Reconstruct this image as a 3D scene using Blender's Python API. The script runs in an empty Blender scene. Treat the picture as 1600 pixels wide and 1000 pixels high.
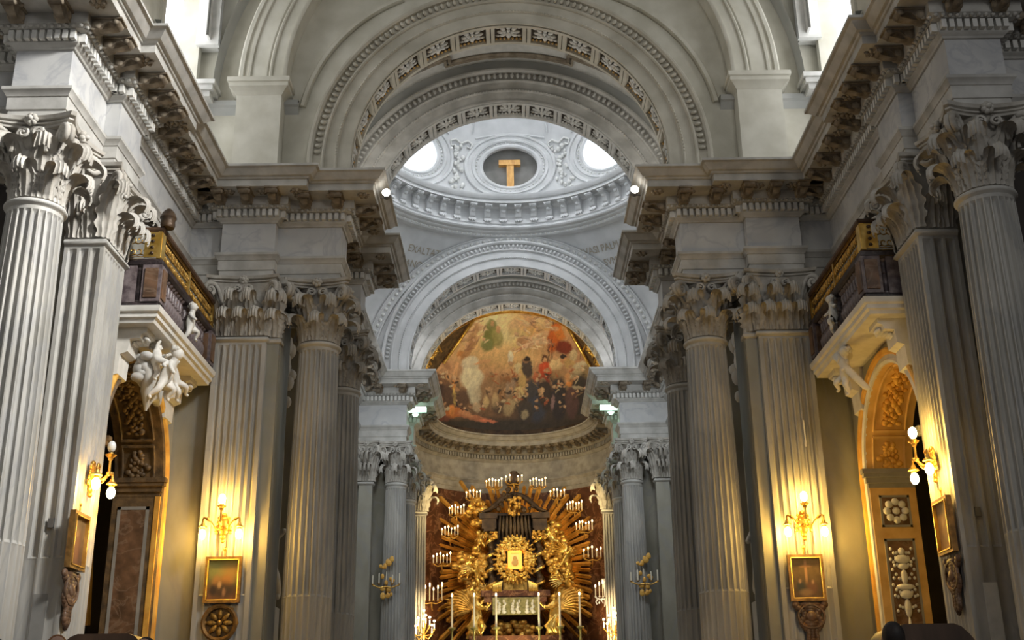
import bpy, math, random
from mathutils import Vector, Matrix
from math import sin, cos, pi, radians, sqrt, atan2, acos
random.seed(7)
SC = bpy.context.scene
COL = SC.collection

# ---------------------------------------------------------------- camera
CAMH = 1.5
cam = bpy.data.cameras.new('camera'); camo = bpy.data.objects.new('camera', cam); COL.objects.link(camo)
cam.sensor_width = 36.0; cam.lens = 36.0 * 1800 / 1600; cam.clip_end = 300
camo.location = (0, 0, CAMH)
camo.matrix_world = Matrix.Translation((0, 0, CAMH)) @ Matrix.Rotation(radians(90 + 20.0), 4, 'X') @ Matrix.Rotation(radians(-0.7), 4, 'Z')
SC.camera = camo

# ---------------------------------------------------------------- world, exposure, daylight
SC.view_settings.view_transform = 'Standard'; SC.view_settings.look = 'None'
SC.view_settings.gamma = 1.0; SC.view_settings.use_curve_mapping = False
SC.view_settings.exposure = 0.0
w = bpy.data.worlds.new('sky'); SC.world = w; w.use_nodes = True
bg = w.node_tree.nodes['Background']; bg.inputs[0].default_value = (0.92, 0.95, 1.0, 1); bg.inputs[1].default_value = 0.13

def light(name, kind, loc, target, energy, color, size=1.0, size_y=None, spot=None, spread=None):
    l = bpy.data.lights.new(name, kind); l.energy = energy; l.color = color
    if kind == 'AREA':
        l.shape = 'RECTANGLE'; l.size = size; l.size_y = size_y or size
        if spread: l.spread = radians(spread)
    else:
        l.shadow_soft_size = size
    if spot: l.spot_size = radians(spot); l.spot_blend = 0.9
    o = bpy.data.objects.new(name, l); COL.objects.link(o); o.location = loc
    d = Vector(target) - Vector(loc); o.rotation_euler = d.to_track_quat('-Z', 'Y').to_euler()
    return o
DAY = (1.0, 0.985, 0.95)
# daylight of the nave's clerestory windows and front windows behind the camera
light('daylight_front_window', 'AREA', (9.5, -9, 17), (-4, 24, 12), 900, DAY, 5, 5)
light('daylight_clerestory_right', 'AREA', (9.6, 10, 21), (-8.8, 17.4, 9.8), 720, DAY, 3, 3, spread=46)
light('daylight_clerestory_left', 'AREA', (-10.4, 9, 20.5), (6, 24, 16), 70, DAY, 5, 4)
# area light added high over the nave to brighten the lunette wall
light('added_overhead_nave_light', 'AREA', (0, 12, 24), (0, 25.6, 18), 150, (1, .94, .78), 6, 3)
# unseen light added at the dome top, falling softly on the crossing
light('added_dome_top_light', 'AREA', (0, 36.2, 28.2), (0, 37, 10), 1650, (0.95, 0.97, 1.0), 3.0)
# unseen side lights added to brighten both bay vaults and the chancel columns
for s in (-1, 1):
    light('added_bay_light', 'AREA', (s * 3.9, 27.6, 15.4), (-s * 1.5, 28.6, 20.6), 48, (1, .97, .9), 2.0)
    light('added_chancel_light', 'AREA', (s * 4.6, 44.4, 16.2), (-s * 1.5, 45.2, 20.2), 50, (.95, .97, 1), 1.0)
    light('added_crossing_light', 'AREA', (s * 5.2, 36.0, 12.5), (-s * 4.4, 43, 7), 170, (.9, .96, 1), 1.6)

# ---------------------------------------------------------------- mesh builder
class MB:
    def __init__(s): s.v = []; s.f = []
    def add(s, vs, fs):
        n = len(s.v); s.v += [tuple(p) for p in vs]; s.f += [tuple(i + n for i in f) for f in fs]; return s
    def grid(s, nu, nv, fn, cu=False, cv=False):
        vs = [fn(i / (nu if cu else nu - 1), j / (nv if cv else nv - 1)) for j in range(nv) for i in range(nu)]
        fs = []
        for j in range(nv if cv else nv - 1):
            for i in range(nu if cu else nu - 1):
                a = j * nu + i; b = j * nu + (i + 1) % nu; c = ((j + 1) % nv) * nu + (i + 1) % nu; d = ((j + 1) % nv) * nu + i
                fs.append((a, b, c, d))
        return s.add(vs, fs)
    def box(s, x0, x1, y0, y1, z0, z1):
        vs = [(x, y, z) for z in (z0, z1) for y in (y0, y1) for x in (x0, x1)]
        return s.add(vs, [(0, 2, 3, 1), (4, 5, 7, 6), (0, 1, 5, 4), (2, 6, 7, 3), (0, 4, 6, 2), (1, 3, 7, 5)])
    def obox(s, c, hx, hy, hz, M=None):
        M = M or Matrix.Identity(3); c = Vector(c)
        vs = [c + M @ Vector((x * hx, y * hy, z * hz)) for z in (-1, 1) for y in (-1, 1) for x in (-1, 1)]
        return s.add(vs, [(0, 2, 3, 1), (4, 5, 7, 6), (0, 1, 5, 4), (2, 6, 7, 3), (0, 4, 6, 2), (1, 3, 7, 5)])
    def lathe(s, prof, n=32, c=(0, 0, 0), a0=0, a1=2 * pi, axis='Z'):
        full = abs(a1 - a0 - 2 * pi) < 1e-6; m = n if full else n + 1
        def P(i, r, z):
            a = a0 + (a1 - a0) * i / n
            if axis == 'Z': return (c[0] + r * cos(a), c[1] + r * sin(a), c[2] + z)
            if axis == 'Y': return (c[0] + r * cos(a), c[1] + z, c[2] + r * sin(a))
            return (c[0] + z, c[1] + r * cos(a), c[2] + r * sin(a))
        vs = [P(i, r, z) for (r, z) in prof for i in range(m)]
        fs = []
        for j in range(len(prof) - 1):
            for i in range(n):
                k = (i + 1) % m
                fs.append((j * m + i, j * m + k, (j + 1) * m + k, (j + 1) * m + i))
        return s.add(vs, fs)
    def tube(s, pts, r, n=8, cap=True):
        pts = [Vector(p) for p in pts]; N = len(pts)
        rr = r if isinstance(r, (list, tuple)) else [r] * N
        up = Vector((0, 0, 1)); vs = []
        t0 = (pts[1] - pts[0]).normalized()
        if abs(t0.dot(up)) > .9: up = Vector((0, 1, 0))
        u = t0.cross(up).normalized()
        for i, p in enumerate(pts):
            t = (pts[min(i + 1, N - 1)] - pts[max(i - 1, 0)])
            t = t.normalized() if t.length > 1e-9 else t0
            u = (u - t * u.dot(t)); u = u.normalized() if u.length > 1e-6 else t.orthogonal().normalized()
            b = t.cross(u)
            for k in range(n):
                a = 2 * pi * k / n; vs.append(p + (u * cos(a) + b * sin(a)) * rr[i])
        fs = [(j * n + k, j * n + (k + 1) % n, (j + 1) * n + (k + 1) % n, (j + 1) * n + k) for j in range(N - 1) for k in range(n)]
        if cap: fs += [tuple(range(n - 1, -1, -1)), tuple((N - 1) * n + k for k in range(n))]
        return s.add(vs, fs)
    def ball(s, c, rx, ry=None, rz=None, n=10, m=6, M=None):
        ry = ry or rx; rz = rz or rx; vs = []; fs = []
        M = M or Matrix.Identity(3); c = Vector(c)
        vs.append(c + M @ Vector((0, 0, -rz)))
        for j in range(1, m):
            p = -pi / 2 + pi * j / m
            for i in range(n):
                a = 2 * pi * i / n; vs.append(c + M @ Vector((rx * cos(p) * cos(a), ry * cos(p) * sin(a), rz * sin(p))))
        vs.append(c + M @ Vector((0, 0, rz)))
        for i in range(n): fs.append((0, 1 + (i + 1) % n, 1 + i))
        for j in range(m - 2):
            for i in range(n):
                a = 1 + j * n + i; b = 1 + j * n + (i + 1) % n; fs.append((a, b, b + n, a + n))
        t = len(vs) - 1; o = 1 + (m - 2) * n
        for i in range(n): fs.append((o + i, o + (i + 1) % n, t))
        return s.add(vs, fs)
    def prism(s, poly, fn0, fn1):
        """poly of 2D points, fn maps (a,b)->3D for the two ends"""
        n = len(poly); vs = [fn0(*p) for p in poly] + [fn1(*p) for p in poly]
        fs = [(i, (i + 1) % n, n + (i + 1) % n, n + i) for i in range(n)] + [tuple(range(n - 1, -1, -1)), tuple(range(n, 2 * n))]
        return s.add(vs, fs)
    def merge(s, o, M=None):
        return s.add([M @ Vector(p) for p in o.v] if M else o.v, o.f)
    def mesh(s, name, mat, smooth=35, sx=1):
        vs = s.v if sx == 1 else [(-x, y, z) for x, y, z in s.v]
        fs = s.f if sx == 1 else [tuple(reversed(f)) for f in s.f]
        me = bpy.data.meshes.new(name); me.from_pydata(vs, [], fs); me.validate()
        if mat: me.materials.append(mat)
        if smooth:
            me.shade_smooth()
            if smooth < 180: me.set_sharp_from_angle(angle=radians(smooth))
        me.update(); return me
    def build(s, name, mat, parent=None, smooth=35, sx=1, **tg):
        o = bpy.data.objects.new(name, s.mesh(name, mat, smooth, sx)); COL.objects.link(o)
        if parent: o.parent = parent
        if tg: tag(o, **tg)
        return o

def tag(o, label=None, cat=None, group=None, kind=None):
    if label: o['label'] = label
    if cat: o['category'] = cat
    if group: o['group'] = group
    if kind: o['kind'] = kind
    return o
def empty(name, loc=(0, 0, 0), rz=0, **tg):
    o = bpy.data.objects.new(name, None); COL.objects.link(o); o.location = loc; o.rotation_euler = (0, 0, rz)
    o.empty_display_size = .1; tag(o, **tg); return o
def use(name, me, parent, loc=(0, 0, 0), rot=(0, 0, 0), scale=(1, 1, 1)):
    o = bpy.data.objects.new(name, me); COL.objects.link(o); o.parent = parent
    o.location = loc; o.rotation_euler = rot; o.scale = scale; return o
def dup(o, parent=None):
    c = o.copy(); COL.objects.link(c); c.parent = parent
    for ch in list(o.children): dup(ch, c)
    return c

# ---------------------------------------------------------------- materials
def mat(name, c1, c2=None, scale=3.0, rough=.6, metal=0.0, bump=0.0, bscale=20, vein=None, vscale=1.2, spec=.4, detail=5, emit=None, estr=0, stretch=(1, 1, 1), lo=.35, hi=.65):
    m = bpy.data.materials.new(name); m.use_nodes = True; nt = m.node_tree; N = nt.nodes; L = nt.links
    b = N['Principled BSDF']; b.inputs['Roughness'].default_value = rough; b.inputs['Metallic'].default_value = metal
    b.inputs['Specular IOR Level'].default_value = spec
    b.inputs['Base Color'].default_value = (*c1, 1)
    tc = N.new('ShaderNodeTexCoord'); mp = N.new('ShaderNodeMapping'); L.new(tc.outputs['Object'], mp.inputs[0]); mp.inputs['Scale'].default_value = stretch
    col = None
    if c2:
        n = N.new('ShaderNodeTexNoise'); n.inputs['Scale'].default_value = scale; n.inputs['Detail'].default_value = detail; L.new(mp.outputs[0], n.inputs[0])
        r = N.new('ShaderNodeValToRGB'); r.color_ramp.elements[0].position = lo; r.color_ramp.elements[1].position = hi
        r.color_ramp.elements[0].color = (*c1, 1); r.color_ramp.elements[1].color = (*c2, 1); L.new(n.outputs['Fac'], r.inputs[0]); col = r.outputs[0]
    if vein:
        n = N.new('ShaderNodeTexNoise'); n.inputs['Scale'].default_value = vscale; n.inputs['Detail'].default_value = 8; n.inputs['Distortion'].default_value = 1.5; L.new(mp.outputs[0], n.inputs[0])
        r = N.new('ShaderNodeValToRGB'); e = r.color_ramp.elements; e[0].position = .46; e[0].color = (0, 0, 0, 1); e[1].position = .5; e[1].color = (.55, .55, .55, 1); e.new(.54).color = (0, 0, 0, 1)
        L.new(n.outputs['Fac'], r.inputs[0])
        mx = N.new('ShaderNodeMix'); mx.data_type = 'RGBA'; L.new(r.outputs[0], mx.inputs[0])
        if col: L.new(col, mx.inputs[6])
        else: mx.inputs[6].default_value = (*c1, 1)
        mx.inputs[7].default_value = (*vein, 1); col = mx.outputs[2]
    if col: L.new(col, b.inputs['Base Color'])
    if bump:
        n = N.new('ShaderNodeTexNoise'); n.inputs['Scale'].default_value = bscale; n.inputs['Detail'].default_value = 4; L.new(mp.outputs[0], n.inputs[0])
        bp = N.new('ShaderNodeBump'); bp.inputs['Strength'].default_value = bump; bp.inputs['Distance'].default_value = .03; L.new(n.outputs['Fac'], bp.inputs['Height']); L.new(bp.outputs[0], b.inputs['Normal'])
    if emit:
        b.inputs['Emission Color'].default_value = (*emit, 1); b.inputs['Emission Strength'].default_value = estr
    return m
def vcmat(name, rough=.6):
    m = bpy.data.materials.new(name); m.use_nodes = True; nt = m.node_tree
    a = nt.nodes.new('ShaderNodeVertexColor'); a.layer_name = 'paint'
    nt.links.new(a.outputs[0], nt.nodes['Principled BSDF'].inputs['Base Color']); nt.nodes['Principled BSDF'].inputs['Roughness'].default_value = rough
    return m
M = dict(
 shaft=mat('grey_fluted_marble', (.31, .30, .27), (.47, .455, .42), 1.6, .55, vein=(.31, .31, .31), vscale=.8, bump=.12, bscale=14, stretch=(1, 1, .35)),
 marble=mat('white_veined_marble', (.46, .465, .47), (.58, .58, .57), 1.3, .5, vein=(.36, .37, .40), vscale=.7),
 stone=mat('pale_moulded_stone', (.38, .37, .345), (.55, .54, .51), 2.2, .65, bump=.1, bscale=12),
 dirt_glow=mat('dirty_warm_glow_carved_stone', (.17, .135, .095), (.36, .31, .24), 4.0, .8, bump=.3, bscale=18),  # brown mixes dirt with warm reflected light put into the colour
 capital=mat('carved_capital_stone', (.30, .275, .235), (.54, .52, .48), 3.5, .7, bump=.2, bscale=16, lo=.3, hi=.72),
 wall=mat('grey_wall_marble', (.22, .21, .165), (.33, .315, .26), 1.1, .5, vein=(.25, .25, .24), vscale=.5, stretch=(1, 1, .5)),
 beige=mat('warm_cream_plaster', (.44, .415, .345), (.58, .55, .47), 1.5, .8, bump=.06, bscale=8),
 cream=mat('light_cream_plaster', (.52, .50, .42), (.64, .62, .54), 1.5, .8),
 white=mat('white_plaster', (.54, .545, .54), (.65, .65, .645), 1.5, .75),
 ornament=mat('white_stucco_ornament', (.60, .60, .57), (.72, .71, .68), 5, .75),
 greyp=mat('grey_plaster', (.42, .43, .42), (.52, .52, .50), 1.2, .8),
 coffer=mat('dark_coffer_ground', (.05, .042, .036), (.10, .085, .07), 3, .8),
 goldc=mat('ochre_gilt_stucco', (.60, .30, .05), (.78, .46, .10), 3, .5, bump=.2),
 grille=mat('worn_gilt_ironwork', (.22, .12, .025), (.62, .38, .10), 9, .4, metal=.6, bump=.4, bscale=20),
 gold=mat('gilded_wood', (.36, .19, .035), (.88, .55, .14), 6, .38, metal=.75, bump=.5, bscale=14),
 goldb=mat('burnished_gold', (.72, .44, .09), (1.0, .74, .25), 4, .28, metal=.85, bump=.2, bscale=10),
 ray=mat('gilded_ray', (.40, .19, .03), (.88, .50, .11), 2.0, .42, metal=.55, bump=.25, bscale=9),
 red=mat('red_brown_marble', (.055, .02, .010), (.14, .052, .024), 2.2, .35, vein=(.40, .22, .12), vscale=1.5),
 apsest=mat('dim_apse_stone', (.28, .26, .22), (.42, .39, .34), 3.0, .7, bump=.15),  # darker copy of the moulded stone, dimness under the floods put into its colour
 brown=mat('brown_breccia_marble', (.08, .045, .026), (.19, .105, .06), 3.5, .4, vein=(.24, .17, .12), vscale=1.8),
 darkm=mat('dark_purple_marble', (.02, .016, .018), (.05, .036, .038), 3, .3, vein=(.10, .08, .08), vscale=2.5),
 ebony=mat('dark_bronze', (.035, .022, .014), (.09, .055, .03), 4, .4, metal=.3, bump=.3),
 balm=mat('mottled_baluster_marble', (.08, .06, .065), (.22, .18, .18), 7, .35),
 dark=mat('dark_shade_wall', (.035, .03, .028), (.06, .05, .045), 1, .8),  # near-black colour holds the shade of the unlit openings
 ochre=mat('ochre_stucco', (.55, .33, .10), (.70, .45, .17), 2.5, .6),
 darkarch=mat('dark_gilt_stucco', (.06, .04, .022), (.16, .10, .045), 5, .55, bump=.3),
 wood=mat('dark_wood', (.05, .028, .016), (.11, .062, .036), 3, .45, stretch=(1, 1, .2)),
 timber=mat('golden_timber', (.55, .27, .06), (.72, .40, .11), 3, .5, stretch=(3, 1, 1)),
 wax=mat('candle_wax', (.85, .80, .66), rough=.4), hair=mat('dark_hair', (.012, .009, .008), (.03, .02, .014), 20, .6),
 ginger=mat('auburn_hair', (.22, .08, .02), (.35, .14, .04), 20, .6), skin=mat('skin', (.50, .30, .21), rough=.55),
 cloth=mat('dark_cloth', (.02, .02, .026), (.04, .04, .05), 10, .9), figure=mat('white_carved_marble', (.62, .60, .55), (.74, .72, .67), 4, .5),
 glass=mat('crystal_glass', (.80, .83, .88), rough=.08, spec=.8), floor=mat('polished_floor_stone', (.22, .19, .16), (.34, .31, .27), 2, .3),
 frame=mat('gilt_picture_frame', (.16, .09, .03), (.34, .19, .06), 8, .4, metal=.5), iron=mat('grey_metal', (.18, .18, .18), rough=.5, metal=.6),
 niche=mat('shaded_grey_plaster', (.22, .215, .20), (.30, .29, .27), 2, .8),
 bulb=mat('lit_bulb', (1, .9, .7), emit=(1, .60, .13), estr=250), bulboff=mat('unlit_glass_bulb', (.75, .75, .72), rough=.15, spec=.8),
 flame=mat('candle_flame', (1, .8, .5), emit=(1, .66, .30), estr=14),
 tube=mat('lit_fluorescent_tube', (.8, 1, .9), emit=(.66, 1, .78), estr=4), pane=mat('daylit_window_glass', (1, 1, 1), emit=(.95, .97, 1), estr=3.0),
 domepane=mat('daylit_dome_glass', (1, 1, 1), emit=(.80, .89, 1), estr=7.0),
 icon=mat('glowing_icon_glass', (1, .8, .4), emit=(1, .42, .04), estr=.40), iconframe=mat('gold_icon_frame_added_glow', (.95, .62, .15), rough=.4, emit=(1, .52, .08), estr=.75), spotl=mat('lit_spot_lens', (1, 1, 1), emit=(1, .95, .85), estr=12),
 paint=vcmat('oil_paint'))
# ================================================================ the giant order
FLOORZ = 0.6; NECK = 10.45; CAPH = 1.5; ARCHZ = NECK + CAPH     # architrave starts at 11.95
def leaf_mb(h, wd, flare=.05, curl=.15, nu=13, nv=25):
    mb = MB(); rc = curl
    def fn(u, v):
        U = u * 2 - 1
        if v < .68:
            t = v / .68; z = (h - rc) * t; y = .02 + flare * t * t
        else:
            a = (v - .68) / .32 * radians(215); y = .02 + flare + rc * (1 - cos(a)); z = h - rc + rc * sin(a)
        ww = wd / 2 * (.72 + .38 * sin(pi * min(1, v * 1.15))) * (1 - .28 * max(0, v - .6) / .4)
        ww *= 1 + .16 * cos(v * 2 * pi * 5) * abs(U)
        y += .028 * (1 - abs(U)) - .05 * U * U * (1 if v < .68 else .5) + .022 * cos(U * 4 * pi)
        return (U * ww, -y, z - .06 * abs(U) * (v > .68))
    return mb.grid(nu, nv, fn)
LEAF1 = leaf_mb(.64, .46, .09, .19).mesh('acanthus_leaf', M['capital'], 60)
LEAF2 = leaf_mb(1.08, .48, .16, .22).mesh('acanthus_leaf', M['capital'], 60)
def spiral_pts(p0, pm, ctr, r0, turns, start, sgn=1, n=22):
    pts = [p0, pm]
    for i in range(n):
        t = i / (n - 1); a = start - sgn * turns * 2 * pi * t; r = r0 * (1 - .82 * t)
        pts.append((ctr[0] + r * cos(a), ctr[1] + r * sin(a)))
    return pts
def volute_mesh():
    mb = MB(); p2 = spiral_pts((.50, .72), (.58, 1.05), (.86, 1.12), .17, 1.6, radians(115))
    p2 = [(.5, .72), (.55, .95), (.66, 1.2), (.76, 1.29)] + p2[2:]
    for s in (-1, 1):
        mb.tube([(s * .045, -r, z) for r, z in p2], [.05] * 4 + [.062 - .034 * i / 21 for i in range(22)], 7)
    mb.ball((0, -.86, 1.12), .085, .05, .05)
    return mb.mesh('volute', M['capital'], 60)
VOL = volute_mesh()
def helix_mesh():
    mb = MB()
    for s in (-1, 1):
        p2 = spiral_pts((.30, .80), (.26, 1.05), (.13, 1.17), .10, 1.3, radians(60), -1, 14)
        mb.tube([(s * x, -.60 - .03 * i / 16, z) for i, (x, z) in enumerate(p2)], [.035] * 2 + [.04 - .02 * i / 13 for i in range(14)], 6)
    return mb.mesh('helix', M['capital'], 60)
HEL = helix_mesh()
def fleuron_mesh():
    mb = MB()
    for k in range(7):
        a = 2 * pi * k / 7; mb.ball((.07 * cos(a), 0, .07 * sin(a)), .055, .06, .055, 7, 5)
    mb.ball((0, -.05, 0), .05, .07, .05, 7, 5)
    return mb.mesh('fleuron', M['capital'], 60)
FLE = fleuron_mesh()
def abacus_poly(s, con, n=9, cut=.13):
    pts = []
    for k in range(4):
        a = k * pi / 2
        for i in range(n):
            t = -1 + 2 * i / (n - 1); x = t * (s - cut * .5); y = -(s - con * (1 - t * t))
            pts.append((x * cos(a) - y * sin(a), x * sin(a) + y * cos(a)))
    return pts
def loft(mb, rings):
    n = len(rings[0]); base = len(mb.v)
    mb.add([p for r in rings for p in r], [(j * n + i, j * n + (i + 1) % n, (j + 1) * n + (i + 1) % n, (j + 1) * n + i) for j in range(len(rings) - 1) for i in range(n)] + [tuple(range(n - 1, -1, -1)), tuple((len(rings) - 1) * n + k for k in range(n))])
def abacus_mb():
    mb = MB(); rings = []
    for z, s in ((1.30, .70), (1.345, .70), (1.36, .745), (1.39, .745), (1.41, .71), (1.43, .78), (1.50, .80)):
        rings.append([(x, y, z) for x, y in abacus_poly(s, .17)])
    loft(mb, rings); return mb
ABA = abacus_mb().mesh('abacus', M['capital'], 30)
BELL = MB().lathe([(.40, 0), (.45, .02), (.43, .3), (.44, .8), (.50, 1.15), (.60, 1.31)], 32).mesh('capital', M['capital'], 50)
def column_shaft():
    mb = MB(); NF = 24; pat = [(0, 0), (.16, 0), (.22, .55), (.38, .92), (.58, 1), (.78, .92), (.94, .55)]; n = NF * 7
    zs = [(1.35, 0), (1.36, .0), (1.42, .3), (4.46, .3), (4.50, .05), (4.56, 1.0), (5.4, 1), (6.4, 1), (7.4, 1), (8.3, 1), (9.1, 1), (9.8, 1), (10.12, 1), (10.2, .6), (10.24, 0), (10.32, 0)]
    def R(z): return .555 - .085 * max(0, (z - 4.3) / 6.1) ** 1.5
    vs = []
    for z, k in zs:
        for i in range(NF):
            for a, d in pat:
                th = 2 * pi * (i + a) / NF; r = R(z) - .066 * d * k; vs.append((r * cos(th), r * sin(th), z))
    mb.add(vs, [(j * n + i, j * n + (i + 1) % n, (j + 1) * n + (i + 1) % n, (j + 1) * n + i) for j in range(len(zs) - 1) for i in range(n)])
    return mb.mesh('shaft', M['shaft'], 28)
SHAFT = column_shaft()
ASTR = MB().lathe([(.46, 10.30), (.475, 10.31)] + [(.495 + .04 * cos(a), 10.385 + .045 * sin(a)) for a in [-1.5, -.9, -.3, .3, .9, 1.5]] + [(.46, 10.45), (.42, 10.46)], 40).mesh('astragal', M['stone'], 50)
BASE = MB().box(-.78, .78, -.78, .78, FLOORZ, .85).lathe([(.76, .85), (.80, .90), (.80, .98), (.74, 1.04), (.66, 1.06), (.63, 1.12), (.66, 1.18), (.70, 1.2), (.71, 1.26), (.66, 1.31), (.58, 1.33), (.57, 1.36)], 40).mesh('base', M['stone'], 40)
def column(name, loc, label, cat='column', thin=1.0, group=None):
    t = empty(name, (loc[0], loc[1], 0), label=label, cat=cat, group=group)
    for me in (BASE, SHAFT, ASTR): use(me.name, me, t, scale=(thin, thin, 1))
    c = use('capital', BELL, t, (0, 0, NECK), scale=(thin * 1.03, thin * 1.03, 1))
    use('abacus', ABA, c)
    for k in range(8):
        a = k * pi / 4
        use('acanthus_leaf', LEAF1, c, (.42 * sin(a), -.42 * cos(a), .02), (0, 0, a))
        b = a + pi / 8
        use('acanthus_leaf', LEAF2, c, (.41 * sin(b), -.41 * cos(b), .02), (0, 0, b))
    for k in range(4):
        a = k * pi / 2
        use('volute', VOL, c, (0, 0, 0), (0, 0, a + pi / 4))
        use('helix', HEL, c, (0, 0, 0), (0, 0, a))
        use('fleuron', FLE, c, (.66 * sin(a), -.66 * cos(a), 1.41), (0, 0, a))
    return t
# ---- pilasters: local front faces -Y at y=0, body runs back to y=d
def pilaster_mb(wd, d, nf=7, sidef=0, z0=1.35, z1=10.32, cable=4.5):
    """plan polyline (open at the back) with flutes on the front, and on the -x side when sidef"""
    def face(p, q, n, depth):
        p = Vector(p); q = Vector(q); t = (q - p).normalized(); nrm = Vector((-t.y, t.x)); L = (q - p).length; out = [(p, 0)]
        if n:
            m = L * .07; fw = (L - 2 * m) / n
            for i in range(n):
                for a, dd in ((.1, 0), (.22, .7), (.5, 1), (.78, .7), (.9, 0)): out.append((p + t * (m + fw * (i + a)), dd, nrm))
        return [(a[0], a[1], a[2] if len(a) > 2 else nrm) for a in out]
    pl = face((-wd / 2, d), (-wd / 2, 0), sidef, .04) + face((-wd / 2, 0), (wd / 2, 0), nf, .04) + face((wd / 2, 0), (wd / 2, d), sidef, .04) + [(Vector((wd / 2, d)), 0, Vector((0, 0)))]
    zs = [(z0, 0), (z0 + .06, .3), (cable - .04, .3), (cable, .05), (cable + .05, 1), (z1 - .2, 1), (z1 - .1, .5), (z1 - .06, 0), (z1, 0)]
    vs = [(p.x + nr.x * .085 * dd * k, p.y + nr.y * .085 * dd * k, z) for z, k in zs for p, dd, nr in pl]; n = len(pl)
    mb = MB(); mb.add(vs, [(j * n + i, j * n + i + 1, (j + 1) * n + i + 1, (j + 1) * n + i) for j in range(len(zs) - 1) for i in range(n - 1)])
    return mb
def rect_sweep(mb, wd, d, prof):
    """prof: (out, z) swept round the front and both sides"""
    rings = [[(-wd / 2 - o, d, z), (-wd / 2 - o, -o, z), (wd / 2 + o, -o, z), (wd / 2 + o, d, z)] for o, z in prof]
    n = 4; mb.add([p for r in rings for p in r], [(j * n + i, j * n + i + 1, (j + 1) * n + i + 1, (j + 1) * n + i) for j in range(len(rings) - 1) for i in range(3)] + [(0, 1, 2, 3), tuple((len(rings) - 1) * 4 + k for k in (3, 2, 1, 0))])
    return mb
def pil_cap(t, wd, d, sides=True):
    c = rect_sweep(MB(), wd, d, [(-.02, 0), (0, .02), (0, .85), (.03, 1.1), (.10, 1.31)]).build('capital', M['capital'], t); c.location = (0, 0, NECK)
    # abacus with concave front
    mb = MB(); rings = []
    for z, o in ((1.30, .14), (1.345, .14), (1.36, .19), (1.39, .19), (1.41, .16), (1.43, .23), (1.50, .25)):
        n = 9; r = [(-wd / 2 - o, d, z)]
        r += [(-1 * (wd / 2 + o) + (wd + 2 * o) * i / (n - 1), -o + .13 * (1 - (2 * i / (n - 1) - 1) ** 2), z) for i in range(n)]
        r.append((wd / 2 + o, d, z)); rings.append(r)
    loft(mb, rings); mb.build('abacus', M['capital'], c, 30)
    k = wd / 1.2
    for x in (-wd * .3, 0, wd * .3): use('acanthus_leaf', LEAF1, c, (x, 0, .02), scale=(.92 * k, 1, 1))
    for x in (-wd * .17, wd * .17): use('acanthus_leaf', LEAF2, c, (x, 0, .02), scale=(.85 * k, 1, .98))
    for s in (-1, 1):
        use('acanthus_leaf', LEAF2, c, (s * wd * .49, .02, .02), (0, 0, s * pi / 4), (.9, 1, 1))
        use('volute', VOL, c, (s * (wd / 2 - .45), .42, 0), (0, 0, s * pi / 4))
        if sides:
            use('acanthus_leaf', LEAF1, c, (s * wd * .5, d * .45, .02), (0, 0, s * pi / 2), (.9, 1, 1))
            if d > .6: use('acanthus_leaf', LEAF2, c, (s * wd * .5, d * .8, .02), (0, 0, s * pi / 2), (.9, 1, 1))
    use('helix', HEL, c, (0, .52, 0)); use('fleuron', FLE, c, (0, -.08, 1.41))
    return c
def pilaster(name, loc, rz, wd, d, label, nf=7, sidef=0, sides=True, group=None, m='shaft'):
    t = empty(name, (loc[0], loc[1], 0), rz, label=label, cat='pilaster', group=group)
    pilaster_mb(wd, d, nf, sidef).build('shaft', M[m], t, 28)
    rect_sweep(MB(), wd, d, [(0, 10.31), (.02, 10.32)] + [(.035 + .035 * cos(a), 10.385 + .045 * sin(a)) for a in (-1.5, -.6, .3, 1.2)] + [(0, 10.45)]).build('astragal', M['stone'], t, 50)
    rect_sweep(MB(), wd, d, [(.2, FLOORZ), (.2, .85), (.16, .86), (.2, .92), (.16, 1.04), (.08, 1.1), (.12, 1.22), (.04, 1.32), (0, 1.36)]).build('base', M['stone'], t)
    pil_cap(t, wd, d, sides); return t

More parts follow.
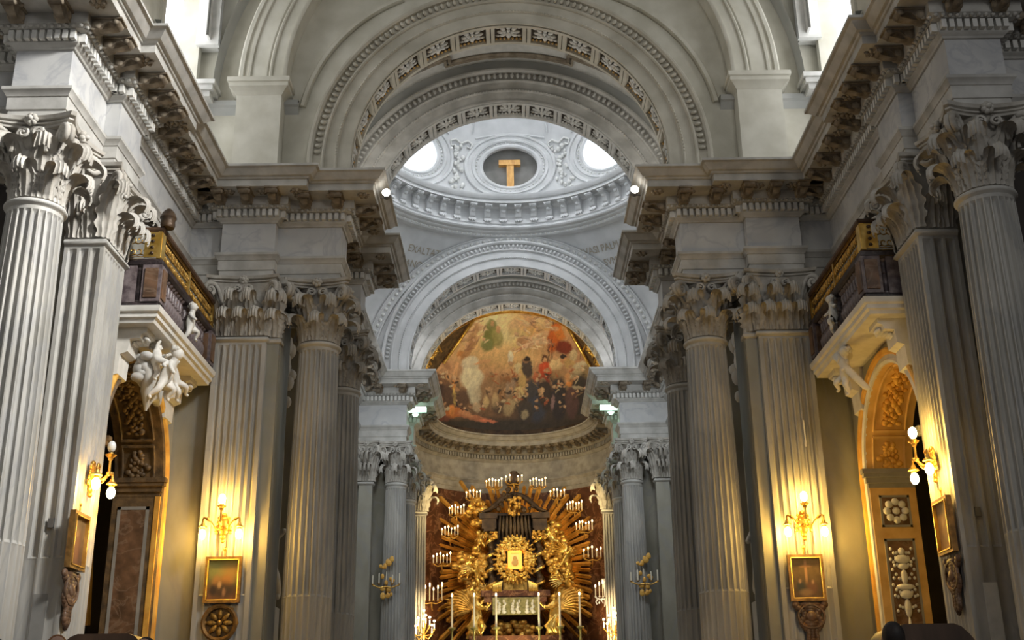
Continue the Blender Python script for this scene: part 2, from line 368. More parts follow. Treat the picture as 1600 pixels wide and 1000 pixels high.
SIDE = {-1: 'left', 1: 'right'}
for s in (-1, 1):
    sd = SIDE[s]; ot = 'pale daylit' if s < 0 else 'shadowed'
    column('fluted_column', (s * 8.42, 18.5), f'{ot} giant fluted column nearest the viewer at the {sd} edge')
    column('fluted_column', (s * 4.66, 26.32), f'fluted column carrying the {sd} foot of the front arch, beside the {"three-lamp sconce pilaster" if s<0 else "crucifixion painting pilaster"}')
    column('fluted_column', (s * 4.66, 30.1), f'fluted column half hidden behind the front arch column on the {sd}')
    column('fluted_column', (s * 4.38, 42.25), f'slim fluted column with a small candle bracket, {sd} of the gilded altar', thin=.80)
    column('fluted_column', (s * 4.30, 45.4), f'slim fluted column hidden behind the candle bracket column on the {sd}', thin=.80)
    # B: pier pilaster facing the nave
    pilaster('fluted_pilaster', (s * 7.65, 20.45), (pi / 2 if s < 0 else -pi / 2), 1.2, .75, f'{sd} pier pilaster bearing a slanting framed picture and gilt sconce beside the nearest column', 7, 3)
    # D: corner pilaster facing the viewer
    pilaster('fluted_pilaster', (s * 6.38, 25.52), 0, 1.22, .35, f'broad fluted pilaster facing the viewer with sconce and small picture, {sd} side', 7, 0)
    # plain strip beside D
    t = empty('plain_pilaster_strip', (s * 5.64, 25.66, 0), 0, label=f'narrow plain pilaster strip beside the {sd} fluted sconce pilaster', cat='pilaster')
    MB().box(-.15, .15, 0, .5, FLOORZ, 10.32).build('shaft', M['wall'], t)
    rect_sweep(MB(), .3, .3, [(0, 10.31), (.05, 10.34), (.06, 10.40), (0, 10.45)]).build('astragal', M['stone'], t)
    c = rect_sweep(MB(), .3, .3, [(0, 10.45), (0, 11.6), (.08, 11.75), (.14, 11.78), (.14, 11.95)]).build('capital', M['capital'], t)
    use('acanthus_leaf', LEAF1, c, (0, 0, NECK + .02)); use('acanthus_leaf', LEAF2, c, (0.02, 0, NECK + .02)); use('volute', VOL, c, (-s * -.28, .42, NECK), (0, 0, -s * pi / 4))
    # crossing corner strip and altar pilaster
    pilaster('fluted_pilaster', (s * 5.45, 41.75), 0, .5, .3, f'narrow pilaster beside the candle bracket column, {sd} side of the chancel', 0, 0, False, m='wall')
    pilaster('fluted_pilaster', (s * 3.93, 47.75), 0, .50, .3, f'small warmly lit fluted pilaster framing the {sd} edge of the altar', 4, 0, True, m='shaft')

# ================================================================ entablature
PATH = [(13, 18.7), (8.95, 18.7), (8.95, 18.0), (7.93, 18.0), (7.93, 19.85), (7.65, 19.85), (7.65, 21.15), (7.85, 21.15), (7.85, 25.82), (7.02, 25.82), (7.02, 25.56), (5.72, 25.56), (5.72, 25.84), (4.16, 25.84), (4.16, 26.78),
        (4.95, 26.78), (4.95, 29.64), (4.16, 29.64), (4.16, 30.56), (5.8, 30.56), (5.8, 41.84), (4.0, 41.84), (4.0, 42.7), (4.95, 42.7), (4.95, 44.95), (4.0, 44.95), (4.0, 45.85), (4.42, 45.85), (4.42, 47.2)]
APS = (0, 47.4, 4.40)
NA = 20
APATH = [(APS[2] * cos(pi * i / (2 * NA)), APS[1] + APS[2] * sin(pi * i / (2 * NA))) for i in range(NA + 1)]
FULL = PATH + APATH[1:]
def offs(path, o):
    out = []
    for i, p in enumerate(path):
        p = Vector(p); d0 = (p - Vector(path[i - 1])).normalized() if i else None
        d1 = (Vector(path[i + 1]) - p).normalized() if i < len(path) - 1 else None
        d0 = d0 or d1; d1 = d1 or d0
        n0 = Vector((-d0.y, d0.x)); n1 = Vector((-d1.y, d1.x)); b = n0 + n1
        k = 1 / max(.35, (1 + n0.dot(n1)))
        out.append(p + b * (o * k))
    return out
def sweep(mb, path, prof, rng=None):
    lo, hi = rng or (0, len(path) - 1)
    rows = [offs(path, o) for o, z in prof]; n = hi - lo + 1
    vs = [(rows[j][i].x, rows[j][i].y, prof[j][1]) for j in range(len(prof)) for i in range(lo, hi + 1)]
    return mb.add(vs, [(j * n + i, j * n + i + 1, (j + 1) * n + i + 1, (j + 1) * n + i) for j in range(len(prof) - 1) for i in range(n - 1)])
P_ARCH = [(-.5, 11.95), (0, 11.95), (0, 12.15), (.025, 12.155), (.03, 12.175), (.03, 12.40), (.05, 12.41), (.06, 12.44), (.10, 12.50), (.12, 12.52), (.12, 12.58), (.0, 12.60)]
P_FRZ = [(0, 12.60), (0, 13.38)]
P_BED = [(0, 13.38), (.04, 13.385), (.06, 13.42), (.12, 13.46), (.13, 13.475), (.13, 13.68), (.24, 13.69), (.28, 13.73), (.33, 13.75), (.33, 13.97)]
P_COR = [(.33, 13.97), (.86, 13.97), (.86, 14.14), (.90, 14.15), (.92, 14.19), (.98, 14.20), (1.02, 14.24), (1.10, 14.34), (1.16, 14.36), (1.16, 14.42), (-.3, 14.43)]
def dist_items(path, off, pitch, rng, margin=0.0, edge=.0):
    pts = offs(path, off); res = []
    for i in range(rng[0], rng[1]):
        a, b = pts[i], pts[i + 1]; L = (b - a).length
        if L < pitch * .55: continue
        if (Vector(path[i + 1]) - Vector(path[i])).dot(b - a) < 0: continue
        d = (b - a).normalized(); n = Vector((-d.y, d.x)); use_L = L - 2 * margin
        k = max(1, round(use_L / pitch)); st = use_L / k
        for j in range(k): res.append((a + d * (margin + st * (j + .5)), d, n))
    return res
def modillion_mesh():
    mb = MB(); poly = [(0, 0), (.50, 0), (.52, -.04), (.50, -.10), (.44, -.13), (.38, -.10), (.33, -.07), (.24, -.10), (.16, -.19), (.06, -.24), (0, -.23)]
    mb.prism(poly, lambda a, b: (-.12, -a, b), lambda a, b: (.12, -a, b))
    mb.box(-.16, .16, -.56, 0, -.035, .0)
    for s in (-1, 1): mb.ball((s * .11, -.10, -.13), .05, .09, .09, 8, 6); mb.ball((s * .11, -.44, -.07), .04, .06, .06, 8, 6)
    mb.grid(5, 7, lambda u, v: ((u - .5) * .2 * (1 - v * .4), -.46 + v * .34, -.155 - .03 * sin(v * pi) - .06 * v * v - .02 * cos((u - .5) * pi)))
    return mb.mesh('modillion', M['dirt_glow'], 50)
MODI = modillion_mesh()
def rosette_mb(r=.15, d=.07, n=6):
    mb = MB()
    for k in range(n):
        a = 2 * pi * k / n; R3 = Matrix.Rotation(a, 3, 'Z'); mb.ball(R3 @ Vector((r * .6, 0, 0)), r * .45, r * .28, d * .8, 7, 4, R3)
    return mb.ball((0, 0, 0), r * .28, r * .28, d * 1.2, 8, 5)
ROSC = rosette_mb(.15, .06).mesh('soffit_rosette', M['dirt_glow'], 60)
SECT = [(0, 8, '{} nave entablature with deep modillion cornice over the nearest column and balcony'),
        (8, 15, '{} entablature block facing the viewer above the sconce pilaster and front arch column'),
        (15, 20, '{} entablature block behind the front arch, over the half hidden column'),
        (20, 28, '{} chancel entablature block over the candle bracket column')]
for s in (-1, 1):
    for lo, hi, lab in SECT:
        t = empty('entablature', (0, 0, 0), label=lab.format(SIDE[s]), cat='entablature')
        e = MB(); sweep(e, FULL, P_ARCH, (lo, hi)).build('architrave', M['stone'], t, 25, s)
        sweep(MB(), FULL, P_FRZ, (lo, hi)).build('frieze', M['marble'], t, 25, s)
        sweep(MB(), FULL, P_BED, (lo, hi)).build('bed_moulding', M['stone'], t, 25, s)
        sweep(MB(), FULL, P_COR, (lo, hi)).build('cornice', M['stone'], t, 25, s)
        mb = MB()
        for p, d, n in dist_items(FULL, .13, .147, (lo, hi), .01):
            R3 = Matrix(((d.x, n.x, 0), (d.y, n.y, 0), (0, 0, 1))); mb.obox((p.x + n.x * .05, p.y + n.y * .05, 13.585), .045, .055, .085, R3)
        mb.build('dentil_row', M['ornament'], t, 0, s)
        eg = MB()
        for p, d, n in dist_items(FULL, .29, .13, (lo, hi), .02): eg.ball((p.x, p.y, 13.715), .045, .045, .04, 6, 4)
        eg.build('egg_moulding', M['stone'], t, 60, s)
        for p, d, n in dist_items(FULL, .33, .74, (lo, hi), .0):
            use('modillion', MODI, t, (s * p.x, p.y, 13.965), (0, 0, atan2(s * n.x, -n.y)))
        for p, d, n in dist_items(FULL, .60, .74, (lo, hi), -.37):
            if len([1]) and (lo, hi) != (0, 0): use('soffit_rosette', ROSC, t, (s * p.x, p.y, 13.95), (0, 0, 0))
# apse entablature (one continuous curve)
AP = list(APATH) + [(-x, y) for x, y in reversed(APATH[:-1])]
AP = [(4.42, 46.9)] + AP + [(-4.42, 46.9)]
_st = M['stone']; M['stone'] = M['apsest']
t = empty('apse_entablature', label='curved entablature with dentils and carved brackets round the apse under the fresco', cat='entablature')
R_ = (0, len(AP) - 1)
sweep(MB(), AP, P_ARCH).build('architrave', M['stone'], t, 30); sweep(MB(), AP, P_FRZ).build('frieze', M['stone'], t, 30)
sweep(MB(), AP, P_BED).build('bed_moulding', M['stone'], t, 30); sweep(MB(), AP, P_COR).build('cornice', M['stone'], t, 30)
def even_arc(r, pitch, lo=-85, hi=85):
    n = int(radians(hi - lo) * r / pitch)
    for i in range(n):
        a = radians(90 + lo + (hi - lo) * (i + .5) / n); yield a
mb = MB()
for a in even_arc(4.27, .147):
    R3 = Matrix.Rotation(a - pi / 2, 3, 'Z'); mb.obox((4.22 * cos(a), APS[1] + 4.22 * sin(a), 13.585), .045, .055, .085, R3)
mb.build('dentil_row', M['stone'], t, 0)
M['stone'] = _st
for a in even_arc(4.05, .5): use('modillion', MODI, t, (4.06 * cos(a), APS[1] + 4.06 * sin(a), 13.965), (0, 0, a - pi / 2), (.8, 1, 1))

# ================================================================ walls under the order
def poly_face(mb, pts, z, up):
    mb.add([(x, y, z) for x, y in pts], [tuple(range(len(pts))) if up else tuple(reversed(range(len(pts))))])
WALLP = [(13, 19.95), (8.4, 19.95), (8.4, 21.0), (7.87, 21.0)]
for s in (-1, 1):
    sd = SIDE[s]
    mb = MB(); pl = PATH + [(13, 47.2)]
    poly_face(mb, [(x + (0.02 if 0 else 0), y) for x, y in pl], 11.96, False); poly_face(mb, pl, 14.41, True)
    mb.build(f'trim_{1 if s<0 else 2}', M['greyp'], None, 0, s, kind='structure')
    def wallseg(nm, pts, z0=FLOORZ, z1=11.96, m='wall'):
        mb = MB(); n = len(pts)
        mb.add([(x, y, z) for z in (z0, z1) for x, y in pts], [(i, i + 1, n + i + 1, n + i) for i in range(n - 1)]); return mb.build(nm, M[m], None, 0, s, kind='structure')
    wallseg(f'wall_pier_{sd}', [(13, 19.95), (8.3, 19.95)]); wallseg(f'wall_transept_{sd}', [(13, 8), (13, 19.95)], z1=16, m='dark' if s > 0 else 'niche')  # right transept wall coloured near-black to carry its shade
    wallseg(f'wall_transverse_{sd}', [(7.86, 25.84), (5.48, 25.84), (5.48, 26.9), (6.3, 26.9)])
    wallseg(f'wall_bay_{sd}', [(6.3, 29.2), (5.6, 29.2), (5.6, 30.6), (5.95, 30.6), (5.95, 41.9), (4.7, 42.6), (5.6, 42.7), (5.6, 45.3), (4.6, 45.6), (4.42, 47.3)])
    # side wall of the bay with a small arched opening (X = 6.05)
    mb = MB(); n = 16; X = 6.05; c = 28.05; r = .95; zs = 8.3
    arc = [(c - r * cos(pi * i / n), zs + r * sin(pi * i / n)) for i in range(n + 1)]
    outer = [(26.8 + (29.3 - 26.8) * i / n, 11.96) for i in range(n + 1)]
    mb.add([(X, y, z) for y, z in arc] + [(X, y, z) for y, z in outer], [(i, i + 1, n + 1 + i + 1, n + 1 + i) for i in range(n)])
    mb.add([(X, 26.8, FLOORZ), (X, c - r, FLOORZ), (X, c - r, zs), (X, 26.8, 11.96), (X, 29.3, FLOORZ), (X, c + r, FLOORZ), (X, c + r, zs), (X, 29.3, 11.96)], [(0, 1, 2, 3), (4, 5, 6, 7)])
    mb.build(f'wall_side_bay_{sd}', M['greyp'], None, 0, s, kind='structure')
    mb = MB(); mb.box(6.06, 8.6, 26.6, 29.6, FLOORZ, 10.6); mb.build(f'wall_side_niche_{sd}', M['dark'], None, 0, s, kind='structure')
    t = empty('arched_surround', (s * X, c, 0), label=f'pale blue-lit arch surround with carved cartouche glimpsed behind the {sd} front arch column', cat='arch')
    mb = MB(); mb.tube([(-.03 * 1, -r - .08, FLOORZ + .0)] + [(-.03, -(r + .08) * cos(pi * i / n), zs + (r + .08) * sin(pi * i / n)) for i in range(n + 1)] + [(-.03, r + .08, FLOORZ)], .11, 6)
    mb.build('archivolt', M['white'], t, 50, s)
    mb = MB(); random.seed(3)
    for k in range(26): mb.ball((-.12 - random.random() * .15, random.uniform(-.5, .5), 10.25 + random.uniform(-.75, 1.1) * (1 - .0)), random.uniform(.1, .2), None, random.uniform(.12, .3), 8, 6)
    mb.build('cartouche', M['white'], t, 60, s)

# floor
MB().box(-13, 13, -12, 53, FLOORZ - .2, FLOORZ).build('floor', M['floor'], None, 0, kind='structure')
# ================================================================ arches
AZ = 15.05; RI = 3.95; RO = 5.05
STILT = .62
def arcp(r, u, n=72, st=STILT, zc=None):
    k = round(u * (n + 2)); zc = AZ if zc is None else zc
    if k == 0: return (r, zc - st)
    if k == n + 2: return (-r, zc - st)
    a = pi * (k - 1) / n; return (r * cos(a), zc + r * sin(a))
def arc_sweep(mb, prof, y0, zc=AZ, a0=0, a1=180, n=72, sgn=1, st=STILT):
    return mb.grid(n + 3, len(prof), lambda u, v: (lambda p, o: (p[0], y0 - o, p[1]))(arcp(prof[round(v * (len(prof) - 1))][0], u, n, st, zc), prof[round(v * (len(prof) - 1))][1]))
def arc_sweep_old(mb, prof, y0, zc=AZ, a0=0, a1=180, n=72, sgn=1):
    """prof: (radius, out toward the viewer)"""
    return mb.grid(n + 1, len(prof), lambda u, v: (prof[round(v * (len(prof) - 1))][0] * cos(radians(a0 + (a1 - a0) * u)), y0 - prof[round(v * (len(prof) - 1))][1], zc + prof[round(v * (len(prof) - 1))][0] * sin(radians(a0 + (a1 - a0) * u))))
P_AV = [(3.95, -.85), (3.95, .06), (3.97, .08), (4.02, .08), (4.03, .04), (4.30, .04), (4.31, .07), (4.34, .09), (4.37, .07), (4.38, .045), (4.62, .045), (4.63, .09), (4.66, .12), (4.70, .10), (4.72, .05), (4.90, .06), (4.92, .15), (4.97, .19), (5.02, .19), (5.05, .15), (5.06, -.05)]
def rosette_big():
    mb = MB()
    for ring, (nn, rr, sz, zz) in enumerate(((8, .20, .10, .02), (6, .11, .075, .06))):
        for k in range(nn):
            a = 2 * pi * (k + ring * .5) / nn; R3 = Matrix.Rotation(a, 3, 'Z'); mb.ball(R3 @ Vector((rr, 0, zz)), sz, sz * .6, .05, 8, 5, R3)
    mb.ball((0, 0, .10), .07, .07, .06, 8, 5)
    for s in (-1, 1):
        for q in (-1, 1): mb.ball((s * .27, q * .19, .01), .07, .045, .035, 7, 4)
    return mb.mesh('rosette', M['ornament'], 70)
ROSB = rosette_big()
def arch(y0, label, ms='beige', mi='ornament', bead=True):
    t = empty('arch', (0, y0, 0), label=label, cat='arch')
    arc_sweep(MB(), [p for p in P_AV if p[0] > 3.955 or p[1] > 0], 0).build('archivolt', M[ms], t, 30)
    mb = MB()
    for i in range(88):                                    # carved leaf-and-dart band round the outer moulding
        a = radians(2 + 176 * (i + .5) / 88); R3 = Matrix.Rotation(-(a - pi / 2), 3, 'Y')
        mb.ball((4.81 * cos(a), -.10, AZ + 4.81 * sin(a)), .052, .07, .085, 7, 5, R3)
    mb.build('leaf_moulding', M[ms], t, 60)
    mb = MB()
    for i in range(150):
        a = radians(2 + 176 * (i + .5) / 150); mb.ball((4.345 * cos(a), -.085, AZ + 4.345 * sin(a)), .03, .03, .03, 6, 4)
    mb.build('bead_moulding', M[ms], t, 60)
    # coffered soffit
    D = .85
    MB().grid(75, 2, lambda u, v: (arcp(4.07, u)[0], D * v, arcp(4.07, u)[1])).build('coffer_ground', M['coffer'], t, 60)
    mb = MB()
    for ya, yb in ((-.0, .10), (D - .10, D)):
        mb.grid(75, 4, lambda u, v: (lambda p: (p[0], ya if v < .5 else yb, p[1]))(arcp(3.95 if 0.1 < v < .9 else 4.08, u)))
    NC = 13
    for i in range(NC + 1):
        for da in (-.0155, .0155):
            a = pi * i / NC + da
            if a < 0 or a > pi: continue
            R3 = Matrix.Rotation(-(a - pi / 2), 3, 'Y'); mb.obox((4.01 * cos(a), D / 2, AZ + 4.01 * sin(a)), .048, D / 2 - .05, .06, R3)
    mb.build('coffer_frame', M[mi], t, 35)
    mb = MB()
    for i in range(NC * 9):
        a = pi * (i + .5) / (NC * 9); mb.ball((4.03 * cos(a), D - .15, AZ + 4.03 * sin(a)), .035, .035, .035, 6, 4)
    mb.build('coffer_bead', M['ochre' if mi == 'beige' else mi], t, 60)
    for i in range(NC):
        a = pi * (i + .5) / NC
        use('rosette', ROSB, t, (4.06 * cos(a), D / 2 - .02, AZ + 4.06 * sin(a)), (0, -(a - pi / 2) + pi, 0), (1.05, .95, 1))
    return t
arch(25.62, 'front arch nearest the viewer with a coffered soffit of white rosettes', 'beige', 'beige')
arch(29.52, 'second arch just behind the front arch, framing the view into the dome', 'stone', 'ornament')
_t = arch(42.0, 'far arch below the dome with carved bands, its coffered soffit facing the nave', 'white', 'white')
_m = MB(); arc_sweep(_m, [(5.36, .02), (5.37, .08), (5.42, .10), (5.45, .05), (5.68, .05), (5.70, .10), (5.74, .10), (5.76, .0)], 0, 14.62, st=.1).build('outer_band', M['white'], _t, 30)
_m = MB()
for i in range(70):
    a = radians(2 + 176 * (i + .5) / 70); R3 = Matrix.Rotation(-(a - pi / 2), 3, 'Y'); _m.ball((5.565 * cos(a), -.07, 14.62 + 5.565 * sin(a)), .085, .05, .07, 7, 5, R3)
_m.build('outer_leaf_moulding', M['ornament'], _t, 60)
arch(46.0, 'innermost arch framing the fresco of the apse', 'stone', 'ornament')

def arch_wall(name, y, r, zc, hx, ztop, m, zbot=14.43, depth=0):
    mb = MB(); n = 48; inner = []; outer = []
    inner = [(r * cos(pi * i / n), zc + r * sin(pi * i / n)) for i in range(n + 1)]
    for i in range(n + 1):
        a = pi * i / n; dx, dz = cos(a), sin(a)
        k = min(hx / max(1e-6, abs(dx)), (ztop - zc) / max(1e-6, dz)); outer.append((dx * k, zc + dz * k))
    inner = [(r, zbot)] + inner + [(-r, zbot)]; outer = [(hx, zbot)] + outer + [(-hx, zbot)]; N2 = len(inner)
    mb.add([(x, y, z) for x, z in inner] + [(x, y, z) for x, z in outer], [(i, i + 1, N2 + i + 1, N2 + i) for i in range(N2 - 1)])
    return mb.build(name, M[m], None, 0, kind='structure')
arch_wall('wall_lunette', 25.66, 4.9, AZ, 8.0, 24.4, 'cream')
arch_wall('wall_front_arch_back', 26.45, 4.02, AZ, 8.0, 23, 'greyp')
arch_wall('wall_second_arch', 29.56, 4.9, AZ, 6.2, 21.5, 'greyp'); arch_wall('wall_second_arch_back', 30.36, 4.02, AZ, 6.2, 20.45, 'greyp')
arch_wall('wall_far_arch', 42.02, 4.9, AZ, 5.8, 20.42, 'white'); arch_wall('wall_far_arch_back', 42.84, 4.02, AZ, 6.2, 20.45, 'greyp')
arch_wall('wall_inner_arch', 46.04, 4.9, AZ, 6.2, 21, 'greyp')
# short barrel vaults of the two bays
for nm, ya, yb, m, lab in (('ceiling_bay', 26.45, 29.56, 'ornament', 0), ('ceiling_chancel', 42.84, 46.04, 'greyp', 0)):
    MB().grid(49, 3, lambda u, v: (5.42 * cos(pi * u), ya + (yb - ya) * v, AZ + 5.42 * sin(pi * u))).build(nm, M[m], None, 80, kind='structure')
    for s in (-1, 1):
        MB().add([(s * 5.42, ya, 14.4), (s * 5.42, yb, 14.4), (s * 5.42, yb, AZ), (s * 5.42, ya, AZ)], [(0, 1, 2, 3)]).build('wall_attic_bay_' + SIDE[s], M['greyp'], None, 0, kind='structure')
# stepped panel frame on the bay vault
t = empty('vault_panel_frame', (0, 0, 0), label='stepped dark-edged panel frame moulded on the short vault between the two front arches', cat='moulding')
def on_vault(x, y, r=5.36): a = acos(x / 5.42); return (r * cos(a), y, AZ + r * sin(a))
mb = MB(); mb2 = MB()
for off, rr, b in ((0, .035, mb), (.12, .028, mb2)):
    line = []
    key = [(-2.75 - off, 28.8 + off), (-1.75 - off, 28.8 + off), (-1.75 - off, 29.12 + off), (-1.5 + off * .2, 29.12 + off), (1.5 - off * .2, 29.12 + off), (1.75 + off, 29.12 + off), (1.75 + off, 28.8 + off), (2.75 + off, 28.8 + off)]
    for (xa, ya), (xb, yb) in zip(key, key[1:]):
        for i in range(8): line.append(on_vault(xa + (xb - xa) * i / 8, ya + (yb - ya) * i / 8))
    b.tube(line, rr * 1.6, 6)
mb.build('outer_fillet', M['dirt_glow'], t, 60); mb2.build('beaded_fillet', M['dirt_glow'], t, 60)
mb = MB()
for s in (-1, 1):
    mb.tube([on_vault(s * x, y) for x, y in ((2.75, 28.35), (3.1, 27.9), (3.6, 27.5), (4.1, 27.0))], .035, 6); mb.tube([on_vault(s * x, y) for x, y in ((2.4, 28.9), (3.0, 28.9), (3.6, 28.75), (4.2, 28.5))], .035, 6)
mb.build('diagonal_fillet', M['niche'], t, 60)

# ================================================================ nave attic: wall strips, rib arch, vault, windows
RZ = 16.9
t = empty('transverse_rib', (0, 25.35, 0), label='broad cream rib arch with three grooves springing above the cornice on two square piers', cat='arch')
P_RIB = [(5.62, -.5), (5.62, .16), (5.66, .18), (5.72, .18), (5.73, .12), (5.98, .12), (6.0, .16), (6.04, .17), (6.08, .12), (6.12, .15), (6.17, .15), (6.18, .1), (6.52, .1), (6.54, .15), (6.60, .16), (6.62, .11), (6.70, .11), (6.72, .17), (6.80, .18), (6.84, .15), (6.85, -.5)]
arc_sweep(MB(), P_RIB, 0, RZ + .25, st=.05).build('rib', M['cream'], t, 30)
for s in (-1, 1):
    p = empty('impost_pier', (s * 6.26, 25.15, 0), label=f'square cream pier with moulded cap on the cornice, {SIDE[s]} foot of rib arch', cat='pier')
    MB().box(-.56, .56, 0, .5, 14.43, 16.9).build('shaft', M['cream'], p, 0)
    rect_sweep(MB(), 1.12, .5, [(.0, 16.72), (.04, 16.76), (.10, 16.84), (.18, 16.90), (.18, 17.0), (.22, 17.02), (.22, 17.14), (0, 17.15)]).build('cap', M['cream'], p)
    rect_sweep(MB(), 1.12, .5, [(.0, 14.43), (.05, 14.44), (.05, 14.75), (0, 14.8)]).build('plinth', M['cream'], p)
    # impost moulding returning behind the pier
    mb = MB(); sweep(mb, [(7.96, 22), (7.96, 25.66), (5.35, 25.66)], [(0, 16.45), (.03, 16.5), (.10, 16.62), (.16, 16.66), (.16, 16.80), (.0, 16.82)])
    mb.build(f'trim_{3 if s<0 else 4}', M['greyp'], None, 20, s, kind='structure')
    p = empty('ribbed_band', (0, 0, 0), label=f'thin curved raised band on the lunette wall beside the front arch, {SIDE[s]} side', cat='moulding')
    mb = MB(); mb.tube([((5.28 - .35 * tt) * cos(radians(90 - 84 + 50 * tt)), 25.62, 16.1 + 5.28 * sin(radians(90 - 84 + 50 * tt)) * (1 - .14 * tt)) for tt in [i / 20 for i in range(21)]], .09, 6)
    mb.build('band', M['cream'], p, 60, s)
# nave vault and side attic walls with window openings
mb = MB(); n = 40; RV = 7.45
mb.grid(n + 1, 9, lambda u, v: (RV * cos(pi * (.0 + 1.0 * u)), 21.4 + (25.66 - 21.4) * v, RZ + RV * sin(pi * (.0 + 1.0 * u))))
# cut lunettes: skip faces low on the sides beyond the window zone
mb.f = [f for f in mb.f if not all(mb.v[i][2] < RZ + 3.6 for i in f) or min(mb.v[i][1] for i in f) > 25.0]
mb.build('ceiling_nave', M['greyp'], None, 80, kind='structure')
for s in (-1, 1):
    # lunette between vault edge and window wall
    mb = MB(); X = 7.98; wy0, wy1, wz = 22.55, 25.25, 17.75; wc = (wy0 + wy1) / 2; wr = (wy1 - wy0) / 2; n = 20
    arc = [(wc - wr * cos(pi * i / n), wz + 1.6 + wr * .8 * sin(pi * i / n)) for i in range(n + 1)]; arc = [(wy0, 15.2)] + arc + [(wy1, 15.2)]
    out = []
    for i, (y, z) in enumerate(arc):
        if i == 0: out.append((19.9, 14.4))
        elif i == len(arc) - 1: out.append((25.7, 14.4))
        else:
            a = pi * (i - 1) / n; out.append((wc - (2.9 if a < pi / 2 else 1.8) * cos(a), 21.9 if .15 < a / pi < .85 else wz + 1.6))
    N2 = len(arc); mb.add([(X, y, z) for y, z in arc] + [(X, y, z) for y, z in out], [(i, i + 1, N2 + i + 1, N2 + i) for i in range(N2 - 1)] + [(0, N2, 2 * N2 - 1, N2 - 1)])
    mb.add([(X, y, z) for y, z in arc] + [(X + .5, y, z) for y, z in arc], [(i, i + 1, N2 + i + 1, N2 + i) for i in range(N2 - 1)])
    mb.build(f'wall_clerestory_{SIDE[s]}', M['cream'], None, 0, s, kind='structure')
    wn = empty(f'window_{1 if s<0 else 2}', (0, 0, 0), kind='structure')
    MB().add([(X + .45, y, z) for y, z in arc], [tuple(range(len(arc)))]).build('pane', M['pane'], wn, 0, s)
    mb = MB(); ring = arc
    mb.grid(len(ring), 4, lambda u, v: (X - [0, .07, .07, 0][round(v * 3)], wc + (ring[round(u * (len(ring) - 1))][0] - wc) * [1.0, 1.0, 1.17, 1.17][round(v * 3)], 16.5 + (ring[round(u * (len(ring) - 1))][1] - 16.5) * [1.0, 1.0, 1.08, 1.08][round(v * 3)]))
    mb.build('window_frame', M['cream'], wn, 30, s)
    h = empty('window_hood', (0, 0, 0), label=f'white moulded hood end hanging beside the {SIDE[s]} clerestory window', cat='moulding')
    mb = MB(); 
    sweep(mb, [(8.1, 25.60), (7.60, 25.60), (7.60, 24.9)], [(0, 18.35), (.0, 21.5), (.06, 21.5), (.06, 18.35), (0, 18.35)])
    mb.box(7.48, 7.98, 25.22, 25.62, 18.30, 21.6); mb.box(7.40, 7.98, 25.14, 25.3, 18.22, 21.6)
    mb.build('hood_end', M['ornament'], h, 0, s)
    tag(MB().box(7.42, 8.0, 25.05, 25.65, 16.86, 17.0).box(7.5, 8.0, 25.12, 25.65, 16.7, 16.86).box(7.36, 8.0, 24.99, 25.65, 17.0, 17.12).build('impost_block', M['ornament'], None, 0, s), f'small white impost block under the {SIDE[s]} window hood', 'moulding')

# ================================================================ dome crossing
DC = (0, 36.2); DR = 5.80
a_ = 5.8; ZC = 14.62
for k, (sx, sy) in enumerate(((-1, 1), (1, 1), (-1, -1), (1, -1))):
    def pf(u, v):
        dz = a_ * v * .999; rr = sqrt(2 * a_ * a_ - dz * dz); p0 = acos(min(1, a_ / rr)); p1 = pi / 2 - p0; p = p0 + (p1 - p0) * u
        return (sx * rr * cos(p), DC[1] + sy * rr * sin(p), ZC + dz)
    o = MB().grid(21, 21, pf).build('pendentive', M['white'], None, 80)
    where = {0: 'far left pendentive with the inscription ending in EXALTATA', 1: 'far right pendentive with the inscription starting QVASI PALMA', 2: 'near left pendentive hidden behind the second arch', 3: 'near right pendentive hidden behind the second arch'}[k]
    tag(o, where, 'pendentive')
M['letter'] = mat('faded_inscription_paint', (.40, .35, .27), rough=.8)
def inscription(lines, sx, label):
    t = empty('inscription', (0, 0, 0), label=label, cat='inscription')
    for txt, zz, px in lines:
        c = bpy.data.curves.new('letters', 'FONT'); c.body = txt; c.size = .33; c.extrude = .004; c.align_x = 'CENTER'
        o = bpy.data.objects.new('letters', c); COL.objects.link(o)
        bpy.context.view_layer.update()
        me = bpy.data.meshes.new_from_object(o.evaluated_get(bpy.context.evaluated_depsgraph_get())); bpy.data.objects.remove(o)
        # wrap onto the pendentive sphere at constant height
        dz0 = zz - ZC
        for v in me.vertices:
            dz = dz0 + v.co.y; rr = sqrt(2 * a_ * a_ - dz * dz) - .03 - v.co.z; ang = radians(px) + (-v.co.x) / rr
            v.co = (rr * cos(ang), DC[1] + rr * sin(ang), ZC + dz)
        me.materials.clear(); me.materials.append(M['letter'])
        q = bpy.data.objects.new('letters', me); COL.objects.link(q); q.parent = t
inscription([('EXALTATA', 19.50, 121.0), ('LIBANO', 19.02, 126.0)], -1, 'faded painted words EXALTATA and LIBANO on the far left pendentive')
inscription([('QVASI PALMA', 19.50, 57.0), ('SVM', 19.02, 55)], 1, 'faded painted words QVASI PALMA and SVM on the far right pendentive')
